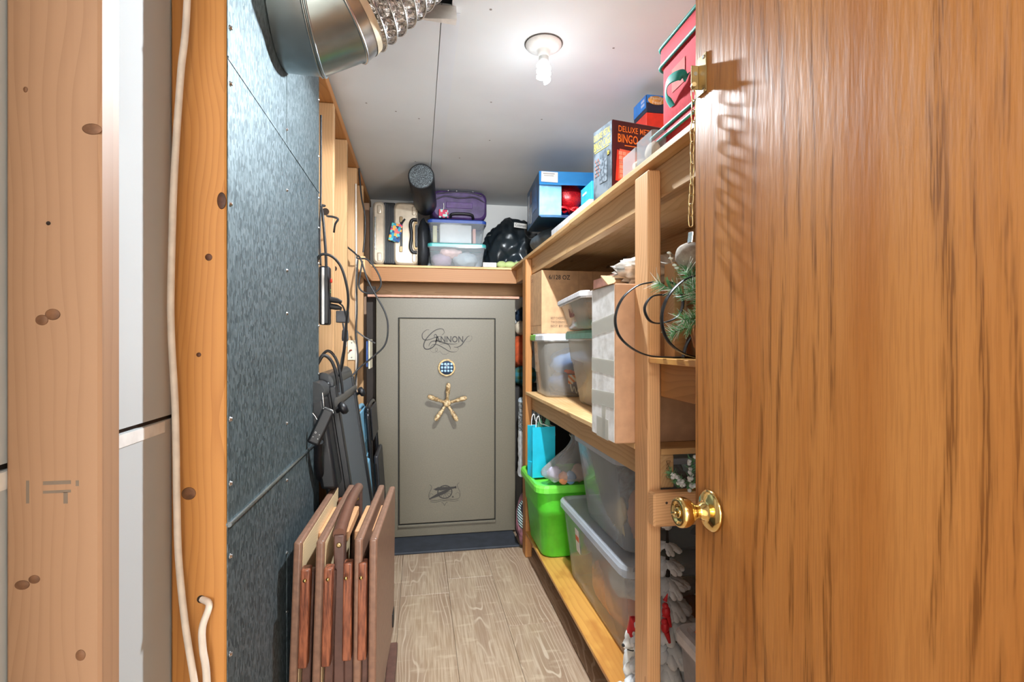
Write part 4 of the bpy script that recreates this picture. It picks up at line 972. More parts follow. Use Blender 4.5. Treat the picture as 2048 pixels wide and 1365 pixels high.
MB().tube([(0.0, 0.0, 0.028), (0.002, 0.004, 0.052), (0.001, 0.008, 0.072)], 0.0028, 8).build('strap', M['white'], tg2)

# black bin-liner style bag with label
def crumple(name, lo, hi, mat, label, cat, seed, flat, amp=0.28, fr=2.6, sub=5):
    c = [(lo[i] + hi[i]) / 2 for i in range(3)]; r = [(hi[i] - lo[i]) / 2 for i in range(3)]
    m = MB().blob(c, r, sub, amp, fr, seed, True, flat)
    return tag(m.build(name, mat), label, cat)
blk = plain('black_bag_film', '#1a2126', 0.28, 0, 0.2, 0.35, 14)
bg = crumple('black_bag', (0.455, 3.47, SZ - 0.10), (0.83, 3.84, SZ + 0.345), blk, 'crumpled shiny black bag slumped on the corner shelf', 'bag', 4.2, SZ + 0.001, 0.22, 2.2, 5)
lb_ = patch('brand_label', (0.668, 3.452, SZ + 0.285), (0.98, -0.1, -0.12), (0.1, 0.3, 0.95), 0.085, 0.036, M['paper'], bg)
lettering('Coleman', 0.07, 0.020, (0.668, 3.4505, SZ + 0.285), (0.98, -0.1, -0.12), (0.1, 0.3, 0.95), M['ink'], bg, 'brand_word', lift=0.002)
cd = MB().box((0.415, 3.436, SZ + 0.0005), (0.505, 3.442, SZ + 0.030), 0.001).build('name_card', M['paper'])
tag(cd, 'small white card lettered in black propped on the shelf edge', 'card')
lettering('Polaroid', 0.050, 0.011, (0.448, 3.4355, SZ + 0.016), (1, 0, 0), (0, 0, 1), M['ink'], cd, 'card_word')
for i, (x_, y_, r_) in enumerate(((0.545, 3.468, 0.036), (0.60, 3.462, 0.038), (0.655, 3.46, 0.036))):
    soft('green_pouch', (x_, y_, SZ + 0.022), (r_, 0.022, 0.024), plain('pale_green', '#a9b878', 0.6), ('pale green pouch beside the white name card', 'pale green pouch in the middle, under the black bag', 'pale green pouch nearest the shelving corner')[i], 'pouch', 0.15, 3, i * 2.0, SZ + 0.0005, 3, 'pale green pouches on the corner shelf')
# ================================================================ TOP SHELF, RIGHT SIDE
T = TOPZ + 0.0005
soft('dark_cushion', (0.83, 2.90, T + 0.072), (0.20, 0.24, 0.078), plain('slate_fabric', '#4a545a', 0.55, 0, 0.15, 0.2, 30), 'dark slate cushion squashed under the tilted blue carton', 'cushion', 0.10, 2.0, 1.0, T, 4)
# blue carton with its open end to the camera
bx = thing('blue_carton', 'large glossy blue carton with open end on the top shelf', 'carton', (0.602, 2.615, 1.882), (R(1.5), 0, R(-4.4)))
def carton_blue():
    a = N('blue_print'); v = a.obj(); n1 = a.noise(v, 5.0, 3)
    a.bsdf(a.mix(a.ramp(n1, 0.35, 0.7), lin('#2a7fc4'), lin('#3f97d8')), 0.28); return a.m
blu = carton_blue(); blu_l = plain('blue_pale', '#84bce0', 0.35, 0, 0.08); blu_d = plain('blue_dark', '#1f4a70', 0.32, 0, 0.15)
CW, CD, CH, ct = 0.36, 0.46, 0.225, 0.004
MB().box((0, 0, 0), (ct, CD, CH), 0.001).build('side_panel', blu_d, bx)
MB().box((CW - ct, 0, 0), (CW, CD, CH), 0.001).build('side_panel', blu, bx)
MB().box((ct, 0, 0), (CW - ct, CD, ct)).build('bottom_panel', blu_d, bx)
MB().box((ct, 0, CH - ct), (CW - ct, CD, CH)).build('top_panel', blu, bx)
MB().box((ct, CD - ct, ct), (CW - ct, CD, CH - ct)).build('end_panel', blu, bx)
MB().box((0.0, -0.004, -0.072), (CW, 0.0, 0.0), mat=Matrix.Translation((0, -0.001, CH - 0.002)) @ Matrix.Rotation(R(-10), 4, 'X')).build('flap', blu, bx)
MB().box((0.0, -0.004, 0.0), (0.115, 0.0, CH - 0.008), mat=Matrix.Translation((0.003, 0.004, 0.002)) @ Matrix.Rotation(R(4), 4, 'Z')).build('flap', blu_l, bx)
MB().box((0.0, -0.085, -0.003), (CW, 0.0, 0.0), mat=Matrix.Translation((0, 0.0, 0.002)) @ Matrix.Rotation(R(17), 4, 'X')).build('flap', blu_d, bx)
patch('shipping_label', (0.052, -0.0135, CH - 0.034), (1, 0, -0.04), (0.04, 0.17, 1), 0.085, 0.055, M['paper'], bx, lift=0.003)
for i in range(4):
    patch('label_print', (0.048, -0.0155 + i * 0.0018, CH - 0.018 - i * 0.010), (1, 0, -0.04), (0.04, 0.17, 1), 0.06 - 0.01 * (i % 2), 0.002, plain('grey_print', '#8a8a88', 0.7), bx, lift=0.0042)
for (y_, z_, wy, hz_, c) in ((0.30, 0.06, 0.06, 0.09, '#8c8f92'), (0.39, 0.11, 0.05, 0.16, '#a9adb0'), (0.16, 0.12, 0.16, 0.13, '#2c5f96'), (0.30, 0.16, 0.05, 0.07, '#7b5a52')):
    patch('printed_photo', (-0.0002, y_, z_), (0, -1, 0), (0, 0, 1), wy, hz_, plain('print' + c[1:], c, 0.3, 0, 0.25, 0, 40), bx)
red = plain('glitter_red', '#b5141c', 0.3, 0.2, 0.3, 0.4, 180)
soft('red_ornament', (0.79, 2.72, 2.015), (0.075, 0.06, 0.075), red, 'big glittery red ball ornament inside the blue carton', 'ornament', 0.12, 2, 3)
gl = []
for k in range(60):
    t = k / 59 * 10 * math.pi
    gl.append((0.78 + 0.085 * math.sin(t * 0.37) * (0.7 + 0.3 * math.cos(t)), 2.665 + 0.025 * math.cos(t * 0.9), 1.905 + 0.012 + 0.02 * abs(math.sin(t * 0.71))))
tag(MB().tube(gl, 0.0075, 7).build('red_garland', red), 'coiled red garland heaped at the mouth of the blue carton', 'garland')
tag(MB().box((0.618, 1.86, T), (0.80, 2.42, T + 0.036), 0.002).build('white_box', plain('box_offwhite', '#c9cbce', 0.6)), 'flat white box lying along the edge of the top shelf', 'box')
lbx = tag(MB().box((0.660, 1.955, T + 0.037), (0.84, 2.09, T + 0.135), 0.002).build('light_blue_box', plain('sky_card', '#35a3dc', 0.35)), 'small bright blue box between blue carton and bingo box', 'box')
patch('print_line', (0.6598, 2.04, T + 0.105), (0, -1, 0), (0, 0, 1), 0.05, 0.008, M['paper'], lbx)
# bingo cage box
bi = thing('bingo_box', 'bingo cage game box with maroon and grey printed faces', 'game box', (0.640, 1.678, T), (0, 0, R(11)))
BH = 0.257
def card_noise(name, c0, c1, sc_=18, rough=0.75):
    a = N(name); v = a.obj(); n1 = a.noise(v, sc_, 3); a.bsdf(a.mix(a.ramp(n1, 0.35, 0.65), lin(c0), lin(c1)), rough); return a.m
MB().box((0, 0, 0), (0.225, 0.125, BH), 0.002).build('carton', plain('bingo_card', '#4a1b1d', 0.3, 0, 0.1), bi)
patch('side_print', (-0.0002, 0.0625, BH / 2), (0, -1, 0), (0, 0, 1), 0.121, BH - 0.004, card_noise('bingo_grey', '#39424b', '#6f7a84'), bi)
yel = plain('yellow_ink', '#e6d062', 0.4); org = plain('orange_ink', '#f08a2a', 0.4)
lettering('DELUXE METAL', 0.108, 0.022, (-0.0016, 0.064, BH - 0.028), (0, -1, 0), (0, 0, 1), yel, bi, 'title_line', 0.0)
lettering('BINGO CAGE', 0.108, 0.030, (-0.0016, 0.064, BH - 0.060), (0, -1, 0), (0, 0, 1), yel, bi, 'title_line', 0.0)
patch('underline', (-0.0016, 0.066, BH - 0.080), (0, -1, 0), (0, 0, 1), 0.095, 0.0025, yel, bi)
patch('grey_cage', (-0.0016, 0.055, BH - 0.155), (0, -1, 0), (0, 0, 1), 0.050, 0.085, card_noise('cage_print', '#39424b', '#77818a', 90), bi)
for i in range(4):
    for j in range(5):
        patch('number_grid', (-0.0017, 0.108 - 0.0095 * i, BH - 0.110 - 0.013 * j), (0, -1, 0), (0, 0, 1), 0.007, 0.009, plain('grid_blue', '#7d8e9a', 0.4) if (i + j) % 2 else plain('grid_pink', '#a8786f', 0.4), bi)
MB().lathe([(0, 0), (0.011, 0), (0.011, 0.0005), (0, 0.0006)], Matrix.Translation((-0.0012, 0.022, BH - 0.105)) @ Matrix.Rotation(R(-90), 4, 'Y'), 20).build('round_badge', M['ink'], bi)
for i in range(3): patch('badge_line', (-0.0020, 0.022, BH - 0.100 - i * 0.005), (0, -1, 0), (0, 0, 1), 0.012, 0.0025, yel, bi)
fx, fz = (1, 0, 0), (0, 0, 1)
lettering('DELUXE METAL', 0.150, 0.020, (0.098, -0.0006, BH - 0.028), fx, fz, org, bi, 'title_line', 0.006)
lettering('BINGO CAGE', 0.155, 0.029, (0.098, -0.0006, BH - 0.060), fx, fz, org, bi, 'title_line', 0.014)
patch('tag_line', (0.085, -0.0004, BH - 0.083), (1, 0, -0.0), fz, 0.075, 0.003, org, bi)
rot_g = (0.985, 0, -0.05)
patch('bingo_card', (0.058, -0.0004, BH - 0.155), rot_g, (0.06, 0, 1), 0.088, 0.105, plain('card_red', '#e0452e', 0.4), bi)
patch('bingo_card', (0.066, -0.0008, BH - 0.150), rot_g, (0.06, 0, 1), 0.084, 0.102, plain('card_salmon', '#f07a5e', 0.4), bi)
for i in range(5):
    for j in range(6):
        patch('card_square', (0.034 + i * 0.016 + j * 0.0009 - 0.004, -0.0016, BH - 0.111 - j * 0.0155 - i * 0.0008), rot_g, (0.06, 0, 1), 0.0135, 0.0125, plain('card_pale', '#f6b39a', 0.4), bi)
for (s_, i, j) in (('8', 1, 3), ('4', 1, 4), ('15', 1, 5), ('11', 0, 2), ('17', 1, 2), ('16', 2, 2)):
    lettering(s_, 0.009 if len(s_) > 1 else 0.005, 0.009, (0.034 + i * 0.016 + j * 0.0009 - 0.004, -0.0022, BH - 0.111 - j * 0.0155 - i * 0.0008), fx, fz, plain('card_ink', '#8c1f16', 0.5), bi, 'numeral')
lettering('EASY', 0.034, 0.010, (0.038, -0.0006, BH - 0.222), fx, fz, org, bi, 'words')
patch('tag_line', (0.045, -0.0004, BH - 0.238), fx, fz, 0.05, 0.004, org, bi)
# games behind
rb = tag(MB().box((0.862, 1.90, T), (1.08, 2.04, 2.122), 0.002).build('red_game_box', plain('red_card', '#e0341f', 0.35)), 'tall bright red box standing behind the bingo box', 'game box')
fg = thing('quiz_game_box', 'blue and black quiz game box on top of the red box', 'game box', (0.862, 1.90, 2.1225))
MB().box((0, 0, 0), (0.19, 0.12, 0.068), 0.002).build('carton', plain('navy_card', '#22253a', 0.35), fg)
patch('blue_top', (0.095, -0.0001, 0.052), fx, fz, 0.188, 0.030, plain('sky_print', '#2f7fd0', 0.35), fg)
patch('blue_side', (-0.0001, 0.06, 0.042), (0, -1, 0), fz, 0.116, 0.050, plain('sky_print', '#2f7fd0', 0.35), fg)
oval = MB().lathe([(0, 0), (1.0, 0.0), (1.0, 0.0006), (0, 0.0007)], Matrix.Translation((0.042, -0.0008, 0.047)) @ Matrix.Rotation(R(90), 4, 'X') @ Matrix.Diagonal((0.036, 0.017, 1, 1)), 28)
oval.build('logo_oval', plain('logo_gold', '#d99a45', 0.4), fg)
lettering('Family', 0.052, 0.015, (0.042, -0.0018, 0.053), fx, fz, plain('logo_cream', '#f3e3c0', 0.4), fg, 'logo_word', 0.01)
lettering('Feud', 0.036, 0.013, (0.042, -0.0018, 0.039), fx, fz, plain('logo_cream', '#f3e3c0', 0.4), fg, 'logo_word', 0.01)
for z_ in (0.052, 0.036): patch('side_print', (-0.0008, 0.03, z_), (0, -1, 0), fz, 0.03, 0.010, plain('pale_print', '#b9c3e0', 0.5), fg)
# red fabric storage bags
redf = plain('red_canvas', '#cf3d48', 0.9, 0, 0.05, 0.15, 90); teal = plain('teal_trim', '#1f9a8d', 0.5)
def redbag(label, lo, hi, lidz, handle):
    t = thing('storage_bag', label, 'storage bag', (lo[0], hi[1], lo[2]), (0, 0, 0), 'red storage bags on the top shelf')
    W, D, H = hi[0] - lo[0], hi[1] - lo[1], hi[2] - lo[2]
    cx, cy = W / 2, -D / 2
    MB().loft([rr(cx, cy, 0.0, W / 2 - 0.01, D / 2 - 0.01, 0.02), rr(cx, cy, 0.008, W / 2, D / 2, 0.025), rr(cx, cy, lidz, W / 2, D / 2, 0.025)]).build('bag_body', redf, t)
    MB().loft([rr(cx, cy, lidz, W / 2 + 0.006, D / 2 + 0.006, 0.028), rr(cx, cy, H - 0.006, W / 2 + 0.006, D / 2 + 0.006, 0.028), rr(cx, cy, H, W / 2 - 0.006, D / 2 - 0.006, 0.02)]).build('bag_lid', redf, t)
    for z_ in (lidz, H - 0.004):
        MB().tube(rr(cx, cy, z_, W / 2 + 0.008, D / 2 + 0.008, 0.03), 0.0045, 6, closed=True).build('trim', teal, t)
    if handle:
        hpnt = spline([(-0.002, -0.075, 0.050), (-0.022, -0.080, 0.078), (-0.032, -0.110, 0.096), (-0.022, -0.150, 0.094), (-0.002, -0.155, 0.088)], 6)
        MB().tube(hpnt, [(0.0015, 0.014)] * len(hpnt), 10, flat=(-1, 0, 0.15)).build('handle', teal, t)
        patch('label_pocket', (-0.0004, -0.105, 0.118), (0, -1, 0), fz, 0.07, 0.062, plain('pocket_film', '#c06a64', 0.9), t)
    return t
redbag('red canvas storage bag squashed beneath the taller red one', (0.650, 0.80, T), (1.05, 1.400, T + 0.082), 0.055, False)
redbag('tall red canvas storage bag with teal trim and strap handle', (0.664, 0.82, T + 0.0835), (1.05, 1.372, 2.050), 0.182, True)
soft('silver_bow', (0.69, 1.13, 2.085), (0.03, 0.03, 0.03), M['foil'], 'crumpled silver bow on top of the tall red bag', 'bow', 0.5, 3, 2)
def clearbox(label, lo, hi, seed):
    t = thing('clear_box', label, 'plastic box', ((lo[0] + hi[0]) / 2, (lo[1] + hi[1]) / 2, lo[2]), group='small clear boxes on the top shelf')
    W, D, H = hi[0] - lo[0], hi[1] - lo[1], hi[2] - lo[2]
    MB().loft([rr(0, 0, 0, W / 2, D / 2, 0.004, 3), rr(0, 0, H, W / 2, D / 2, 0.004, 3)], smooth=False).build('box_shell', M['clear'], t)
    MB().blob((0.004, 0, H * 0.42), (W * 0.36, D * 0.36, H * 0.38), 3, 0.2, 3, seed).build('contents', plain('beige_fill', '#d8bfa0', 0.8), t)
clearbox('small clear plastic box beside the bingo box', (0.618, 1.435, T), (0.70, 1.535, T + 0.073), 1)
clearbox('small clear plastic box in front of the red bags', (0.606, 1.300, T), (0.6475, 1.402, T + 0.070), 4)
# ================================================================ MIDDLE SHELF
Z = MIDZ + 0.0005
M['lid_white'] = plain('lid_white', '#e3e6ec', 0.35); M['lid_mint'] = plain('lid_mint', '#7cc0ae', 0.35); M['lid_green'] = plain('lid_green', '#59b53f', 0.35)
bn = tub('clear_bin', 'tall clear bin with white and green lid under the cardboard box', (0.830, 2.745, Z), 0, (0.40, 0.33), (0.37, 0.29), 0.305, M['lid_white'], M['clear_milky'], lidh=0.022, r=0.05, ribs=0)
MB().box((-0.209, 0.04, 0.290), (-0.155, 0.176, 0.324), 0.006, 2).build('green_latch', M['lid_green'], bn)
patch('paper_label', (-0.1905, 0.085, 0.20), (0, -1, 0), (-0.05, 0, 1), 0.085, 0.16, plain('label_grey', '#cfcfc9', 0.6), bn)
lettering('BA', 0.045, 0.030, (-0.195, 0.085, 0.235), (0, -1, 0), (-0.05, 0, 1), M['ink'], bn, 'handwriting')
lettering('by', 0.035, 0.030, (-0.191, 0.085, 0.165), (0, -1, 0), (-0.05, 0, 1), M['ink'], bn, 'handwriting')
soft('blue_cloth', (0.83, 2.70, Z + 0.18), (0.14, 0.11, 0.08), plain('blue_cloth', '#6f94cc', 0.8), 'folded light blue cloth inside the tall clear bin', 'cloth', 0.2, 3, 1)
soft('navy_cloth', (0.83, 2.72, Z + 0.075), (0.15, 0.12, 0.065), plain('navy_cloth', '#4c5f88', 0.8), 'slate blue cloth at the bottom of the tall clear bin', 'cloth', 0.2, 3, 4, Z + 0.006)
soft('red_cloth', (0.80, 2.632, Z + 0.135), (0.06, 0.02, 0.018), plain('red_cloth', '#d0404a', 0.8), 'small folded red cloth inside the tall clear bin', 'cloth', 0.2, 3, 6)
def stripes():
    a = N('striped_gift_bag'); v = a.obj(); s_ = a.n('SeparateXYZ', i_0=v)
    k = a.math('FRACT', a.math('MULTIPLY', a.math('ADD', s_.outputs[0], s_.outputs[2]), 34.0)); a.bsdf(a.mix(a.math('GREATER_THAN', k, 0.5), lin('#f3ede4'), lin('#e8763a')), 0.5); return a.m
gp = tag(MB().box((0.755, 2.604, Z + 0.068), (0.835, 2.609, Z + 0.115), 0.001).build('striped_bag', stripes()), 'orange and white striped gift bag pressed inside the tall clear bin', 'gift bag')
MB().tube(spline([(0.765, 2.603, Z + 0.07), (0.775, 2.602, Z + 0.03), (0.785, 2.602, Z + 0.055), (0.80, 2.602, Z + 0.02), (0.81, 2.603, Z + 0.065)], 6), 0.0025, 6).build('cord_handle', M['white'], gp)
# cardboard carton 6/128 OZ
bx6 = thing('cardboard_box', 'plain cardboard carton printed 6/128 OZ on the clear bin', 'cardboard box', (0.637, 2.70, Z + 0.3285), (0, 0, R(2)))
MB().box((0, 0, 0), (0.40, 0.265, 0.337), 0.003).build('carton', M['card'], bx6)
for z_ in (0.045,): MB().box((-0.0008, 0.002, z_), (0.0, 0.262, z_ + 0.0012)).build('crease', M['card_dk'], bx6)
for x_ in (0.205, 0.285): MB().box((x_, -0.0008, 0.003), (x_ + 0.0012, 0.0, 0.334)).build('crease', M['card_dk'], bx6)
lettering('6/128 OZ', 0.118, 0.024, (0.098, -0.0004, 0.300), fx, fz, M['ink'], bx6, 'print', 0.008)
for i, s_ in enumerate(('BEST CHOICE 5% APPLE CIDER', 'TWO10WM1 5 2151/45 22', 'BEST BY: 09/15/2024')):
    lettering(s_, 0.16, 0.0125, (0.130, -0.0004, 0.082 - i * 0.021), fx, fz, plain('faded_ink', '#6d5644', 0.7), bx6, 'print')
for z_ in (0.305, 0.295): patch('print', (-0.0004, 0.20, z_), (0, -1, 0), fz, 0.03, 0.003, plain('faded_ink', '#6d5644', 0.7), bx6, 0.0, 0.0006)
# bin with mint lid, small bin above it
b4 = tub('milky_bin', 'milky bin with mint lid beside the taped carton', (0.885, 2.135, Z), 0, (0.40, 0.55), (0.30, 0.48), 0.312, M['lid_mint'], M['clear_milky'], lidh=0.022, r=0.04, ribs=1)
soft('peach_cloth', (0.885, 2.14, Z + 0.13), (0.125, 0.19, 0.12), plain('peach_cloth', '#d8b39c', 0.8), 'peach coloured cloth filling the mint-lidded bin', 'cloth', 0.15, 2.5, 3, Z + 0.004)
b5 = tub('small_bin', 'small milky tub with white rim tipped on the mint lid', (0.690, 2.06, Z + 0.338), R(-6.5), (0.17, 0.54), (0.11, 0.46), 0.125, M['lid_white'], M['clear_milky'], lidh=0.008, r=0.03, rimmat=M['lid_white'], lid_over=0.012)
MB().tube(spline([(-0.0725, 0.065, 0.052), (-0.0775, 0.058, 0.085), (-0.0715, 0.050, 0.050), (-0.0765, 0.040, 0.075), (-0.0715, 0.030, 0.050), (-0.0745, 0.020, 0.066), (-0.0715, 0.008, 0.050), (-0.0745, -0.004, 0.066), (-0.0715, -0.016, 0.050), (-0.0735, -0.028, 0.062)], 5), 0.0016, 5).build('handwriting', plain('red_marker', '#8f6a66', 0.6), b5)
soft('mint_cloth', (0.69, 2.07, Z + 0.36), (0.045, 0.17, 0.02), plain('mint_cloth', '#63b7a4', 0.8), 'mint cloth along the bottom of the small tub', 'cloth', 0.15, 3, 2)
soft('cream_cloth', (0.69, 2.05, Z + 0.415), (0.05, 0.18, 0.035), plain('cream_cloth2', '#d9bda6', 0.8), 'cream cloth inside the small tub', 'cloth', 0.2, 3, 8)
tag(MB().box((0.805, 1.90, Z + 0.3395), (1.10, 2.36, Z + 0.575), 0.003).build('pink_box', plain('salmon_card', '#d9a290', 0.6)), 'salmon pink box behind the taped carton', 'box')
# tall carton wrapped in tape
tc = thing('taped_carton', 'tall white cardboard carton bandaged with clear tape overhanging the shelf', 'cardboard box', (0.542, 1.402, Z))
MB().box((0, 0, 0), (0.56, 0.195, 0.452), 0.003).build('carton', plain('carton_front', '#b98f6e', 0.7, 0, 0.05), tc)
wp = N('worn_white_paper'); v_ = wp.obj(); n_ = wp.noise(v_, 22, 4)
wp.bsdf(wp.mix(wp.ramp(n_, 0.35, 0.6), lin('#dedcd8'), lin('#f4f3f1')), 0.6, 0, n_, 0.5, 0.004)
patch('white_face', (-0.0002, 0.0975, 0.226), (0, -1, 0), fz, 0.193, 0.446, wp.m, tc)
tp = clear('tape_film', '#eeede6', haze=0.30, rough=0.25)
for (z_, w_, h_, sl) in ((0.335, 0.194, 0.045, 0.10), (0.215, 0.194, 0.042, -0.02), (0.118, 0.194, 0.044, 0.03), (0.03, 0.10, 0.06, 0.0)):
    patch('tape_strip', (-0.0012, 0.0975, z_), (0, -1, sl), (0, sl, 1), w_, h_, tp, tc)
patch('tape_strip', (-0.0018, 0.085, 0.05), (0, -1, 0), fz, 0.03, 0.10, tp, tc)
MB().prism([(0, 0), (0.008, -0.012), (0.19, -0.006), (0.195, 0.004)], 0, 0.003, mat=Matrix.Translation((-0.004, 0.0, 0.449)) @ Matrix.Rotation(R(90), 4, 'Z') @ Matrix.Rotation(R(-14), 4, 'X')).build('torn_edge', M['card_dk'], tc)
MB().box((0.0, -0.004, 0.0), (0.30, 0.0, 0.085), mat=Matrix.Translation((0.02, 0.10, 0.452)) @ Matrix.Rotation(R(-62), 4, 'X')).build('top_flap', M['card'], tc)
tag(MB().blob((0.74, 1.50, Z + 0.500), (0.14, 0.07, 0.045), 4, 0.35, 2.8, 2.0, True, Z + 0.456).build('crumpled_wrap', plain('wrap_grey', '#cfc9c0', 0.35, 0, 0.2, 0.4, 30)), 'crumpled pale plastic wrap on top of the taped carton', 'wrap')
# ================================================================ BOTTOM SHELF
B = BOTZ + 0.0005
tt = tub('green_tote', 'bright green plastic tote with lid on the bottom shelf', (0.745, 2.725, B), 0, (0.33, 0.43), (0.27, 0.35), 0.352, plain('green_lid', '#72dc48', 0.35, 0, 0.03), plain('green_tub', '#54cc30', 0.35, 0, 0.04), lidh=0.024, r=0.06, cat='tote', ribs=1, lid_over=0.016)
mk = MB(); mk.tube([(-0.055, -0.186, 0.225), (-0.05, -0.187, 0.25), (-0.05, -0.182, 0.19)], 0.0012, 5).tube([(-0.065, -0.185, 0.215), (-0.035, -0.186, 0.222)], 0.0012, 5)
mk.build('marker_cross', M['ink'], tt)
LZ = B + 0.378
gb = thing('gift_bag', 'turquoise paper gift bag standing on the green tote', 'gift bag', (0.578, 2.655, LZ), (0, 0, R(6)))
tq = plain('turquoise_paper', '#1fb4cf', 0.4, 0, 0.06, 0.1, 12)
gw, gd, gh = 0.125, 0.085, 0.262
def bagring(z, k): 
    a = 0.022 * k
    return [Vector(p) for p in ((0, 0, z), (gw, 0, z), (gw - 0.003 * k, gd * 0.5, z), (gw, gd, z), (0, gd, z), (a, gd * 0.5, z))]
MB().loft([bagring(0, 0), bagring(0.07, 0.6), bagring(0.075, 1.0), bagring(0.14, 0.5), bagring(gh, 0.8)], cap1=False, smooth=False).build('paper_bag', tq, gb)
MB().loft([[p + Vector((0.001, 0.001, 0)) for p in bagring(gh - 0.05, 0.8)], [p * 0.995 + Vector((0.0004, 0.0004, 0.001)) for p in bagring(gh, 0.8)]], cap0=False, cap1=False, smooth=False).build('white_lining', M['paper'], gb)
for yy in (0.004, gd - 0.004):
    MB().tube(spline([(0.02, yy, gh - 0.004), (0.024, yy, gh + 0.04), (0.034, yy - 0.004, gh + 0.058), (0.045, yy, gh + 0.02), (0.07, yy, gh + 0.010), (0.10, yy, gh - 0.004)], 6), 0.0022, 6).build('string_handle', M['white'], gb)
for i, (x_, y_) in enumerate(((0.052, 0.04), (0.092, 0.045))):
    g = tag(MB().blob((0, 0, 0), (0.020, 0.028, 0.10), 3, 0.05, 2, i).build('green_slipper', plain('sea_green', '#5f9a80', 0.7), None, (0.578 + x_, 2.665 + y_, LZ + 0.202)), ('sea green slipper toe in the turquoise bag, left', 'sea green slipper toe in the turquoise bag, right')[i], 'slipper', 'slippers in the gift bag')
# knotted clear grocery bag with bits inside
pbm = bmesh.new()
pb = MB(); rings = []
for k in range(15):
    t = k / 14; prof = (0.30, 0.80, 0.98, 1.0, 0.95, 0.86, 0.75, 0.64, 0.53, 0.43, 0.34, 0.27, 0.23, 0.25, 0.33)[k]
    rg2 = []
    for q in range(40):
        a_ = 2 * math.pi * q / 40
        f_ = 1 + (0.10 + 0.12 * t) * noise.noise(Vector((math.cos(a_) * 2.6, math.sin(a_) * 2.6, t * 2.0))) + 0.10 * t * math.sin(a_ * 9 + 2 * noise.noise(Vector((a_, t * 3, 0))))
        rg2.append(Vector((0.742 + 0.055 * t + 0.145 * prof * f_ * math.cos(a_), 2.555 + 0.085 * prof * f_ * math.sin(a_), LZ + 0.002 + 0.235 * t + (0.012 * noise.noise(Vector((a_ * 2, t * 4, 3))) if k > 1 else 0))))
    rings.append(rg2)
pb.loft(rings, cap1=False)
tag(pb.build('grocery_bag', M['poly_bag']), 'thin see-through grocery bag of odds and ends on the green tote', 'bag')
for i, (c, r_, col, lb) in enumerate((((0.665, 2.54, LZ + 0.045), (0.035, 0.03, 0.04), '#c9c3dc', 'lilac bundle in the see-through grocery bag'), ((0.70, 2.50, LZ + 0.035), (0.024, 0.02, 0.032), '#e59a6c', 'orange bundle in the see-through grocery bag'), ((0.735, 2.50, LZ + 0.035), (0.028, 0.018, 0.032), '#6f97bb', 'blue bundle in the see-through grocery bag'), ((0.79, 2.53, LZ + 0.05), (0.04, 0.03, 0.045), '#c9a58e', 'tan bundle in the see-through grocery bag'))):
    soft('bundle', c, r_, plain('bundle%d' % i, col, 0.8), lb, 'bundle', 0.25, 3, i, None, 3, 'bundles in the grocery bag')
# large clear bin on the shelf
b6 = tub('large_clear_bin', 'long clear under-bed bin standing on the bottom shelf', (0.895, 2.02, B), 0, (0.46, 0.80), (0.40, 0.70), 0.325, M['clear_lid'], M['clear'], lidh=0.022, r=0.05, lid_over=0.012)
st = patch('sticker', (-0.221, 0.16, 0.225), (0, -1, 0), (-0.09, 0, 1), 0.05, 0.10, M['paper'], b6)
patch('sticker_band', (-0.2225, 0.16, 0.235), (0, -1, 0), (-0.09, 0, 1), 0.046, 0.022, plain('sticker_orange', '#e0663a', 0.5), st)
patch('sticker_band', (-0.2235, 0.16, 0.255), (0, -1, 0), (-0.09, 0, 1), 0.030, 0.016, plain('sticker_blue', '#3b5a8a', 0.5), st)
soft('orange_cloth', (0.875, 1.97, B + 0.095), (0.185, 0.31, 0.095), plain('orange_cloth', '#e2884a', 0.8), 'orange cloth spread at the bottom of the long clear bin', 'cloth', 0.2, 2.5, 2, B + 0.004)
soft('white_fleece', (0.84, 1.80, B + 0.215), (0.15, 0.14, 0.058), plain('white_fleece', '#dcd5cc', 0.9, 0, 0.06, 0.5, 70), 'white fleece bundle on the orange cloth in the long bin', 'cloth', 0.3, 3, 7)
soft('grey_fabric', (0.88, 2.20, B + 0.21), (0.16, 0.16, 0.07), plain('slate_cloth', '#6f7a84', 0.8), 'slate grey cloth at the far end of the long clear bin', 'cloth', 0.25, 3, 11)
# open clear tub on its lid
b7 = tub('clear_tub', 'deep clear tub of autumn decorations on the long bin', (0.895, 1.93, B + 0.3495), 0, (0.47, 0.52), (0.39, 0.44), 0.335, M['clear_lid'], M['clear'], lid=True, lidh=0.004, r=0.05, rimmat=M['clear_lid'])
soft('dark_foliage', (0.90, 1.93, B + 0.50), (0.165, 0.18, 0.12), plain('dark_leaves', '#5a6470', 0.8, 0, 0.3, 0.5, 50), 'dark blue-grey artificial foliage inside the deep tub', 'foliage', 0.35, 3.5, 5, B + 0.358, 4)
soft('rust_cloth', (0.78, 1.76, B + 0.47), (0.05, 0.05, 0.09), plain('rust_cloth', '#c78d72', 0.8), 'rust coloured cloth pressed against the deep tub wall', 'cloth', 0.3, 3, 6)
cb = MB().blob((0.745, 1.86, B + 0.45), (0.018, 0.032, 0.05), 3, 0.2, 3, 2)
for i in range(16):
    a_ = random.uniform(-1, 1); cb.tube([(0.742, 1.86 + a_ * 0.02, B + 0.41), (0.735, 1.86 + a_ * 0.06, B + 0.375 + random.uniform(0, 0.01))], [0.0028, 0.001], 4)
tag(cb.build('corn_husk', plain('husk_cream', '#d8c49a', 0.7)), 'cream corn husk ornament behind the tub wall', 'ornament')
sw_ = MB()
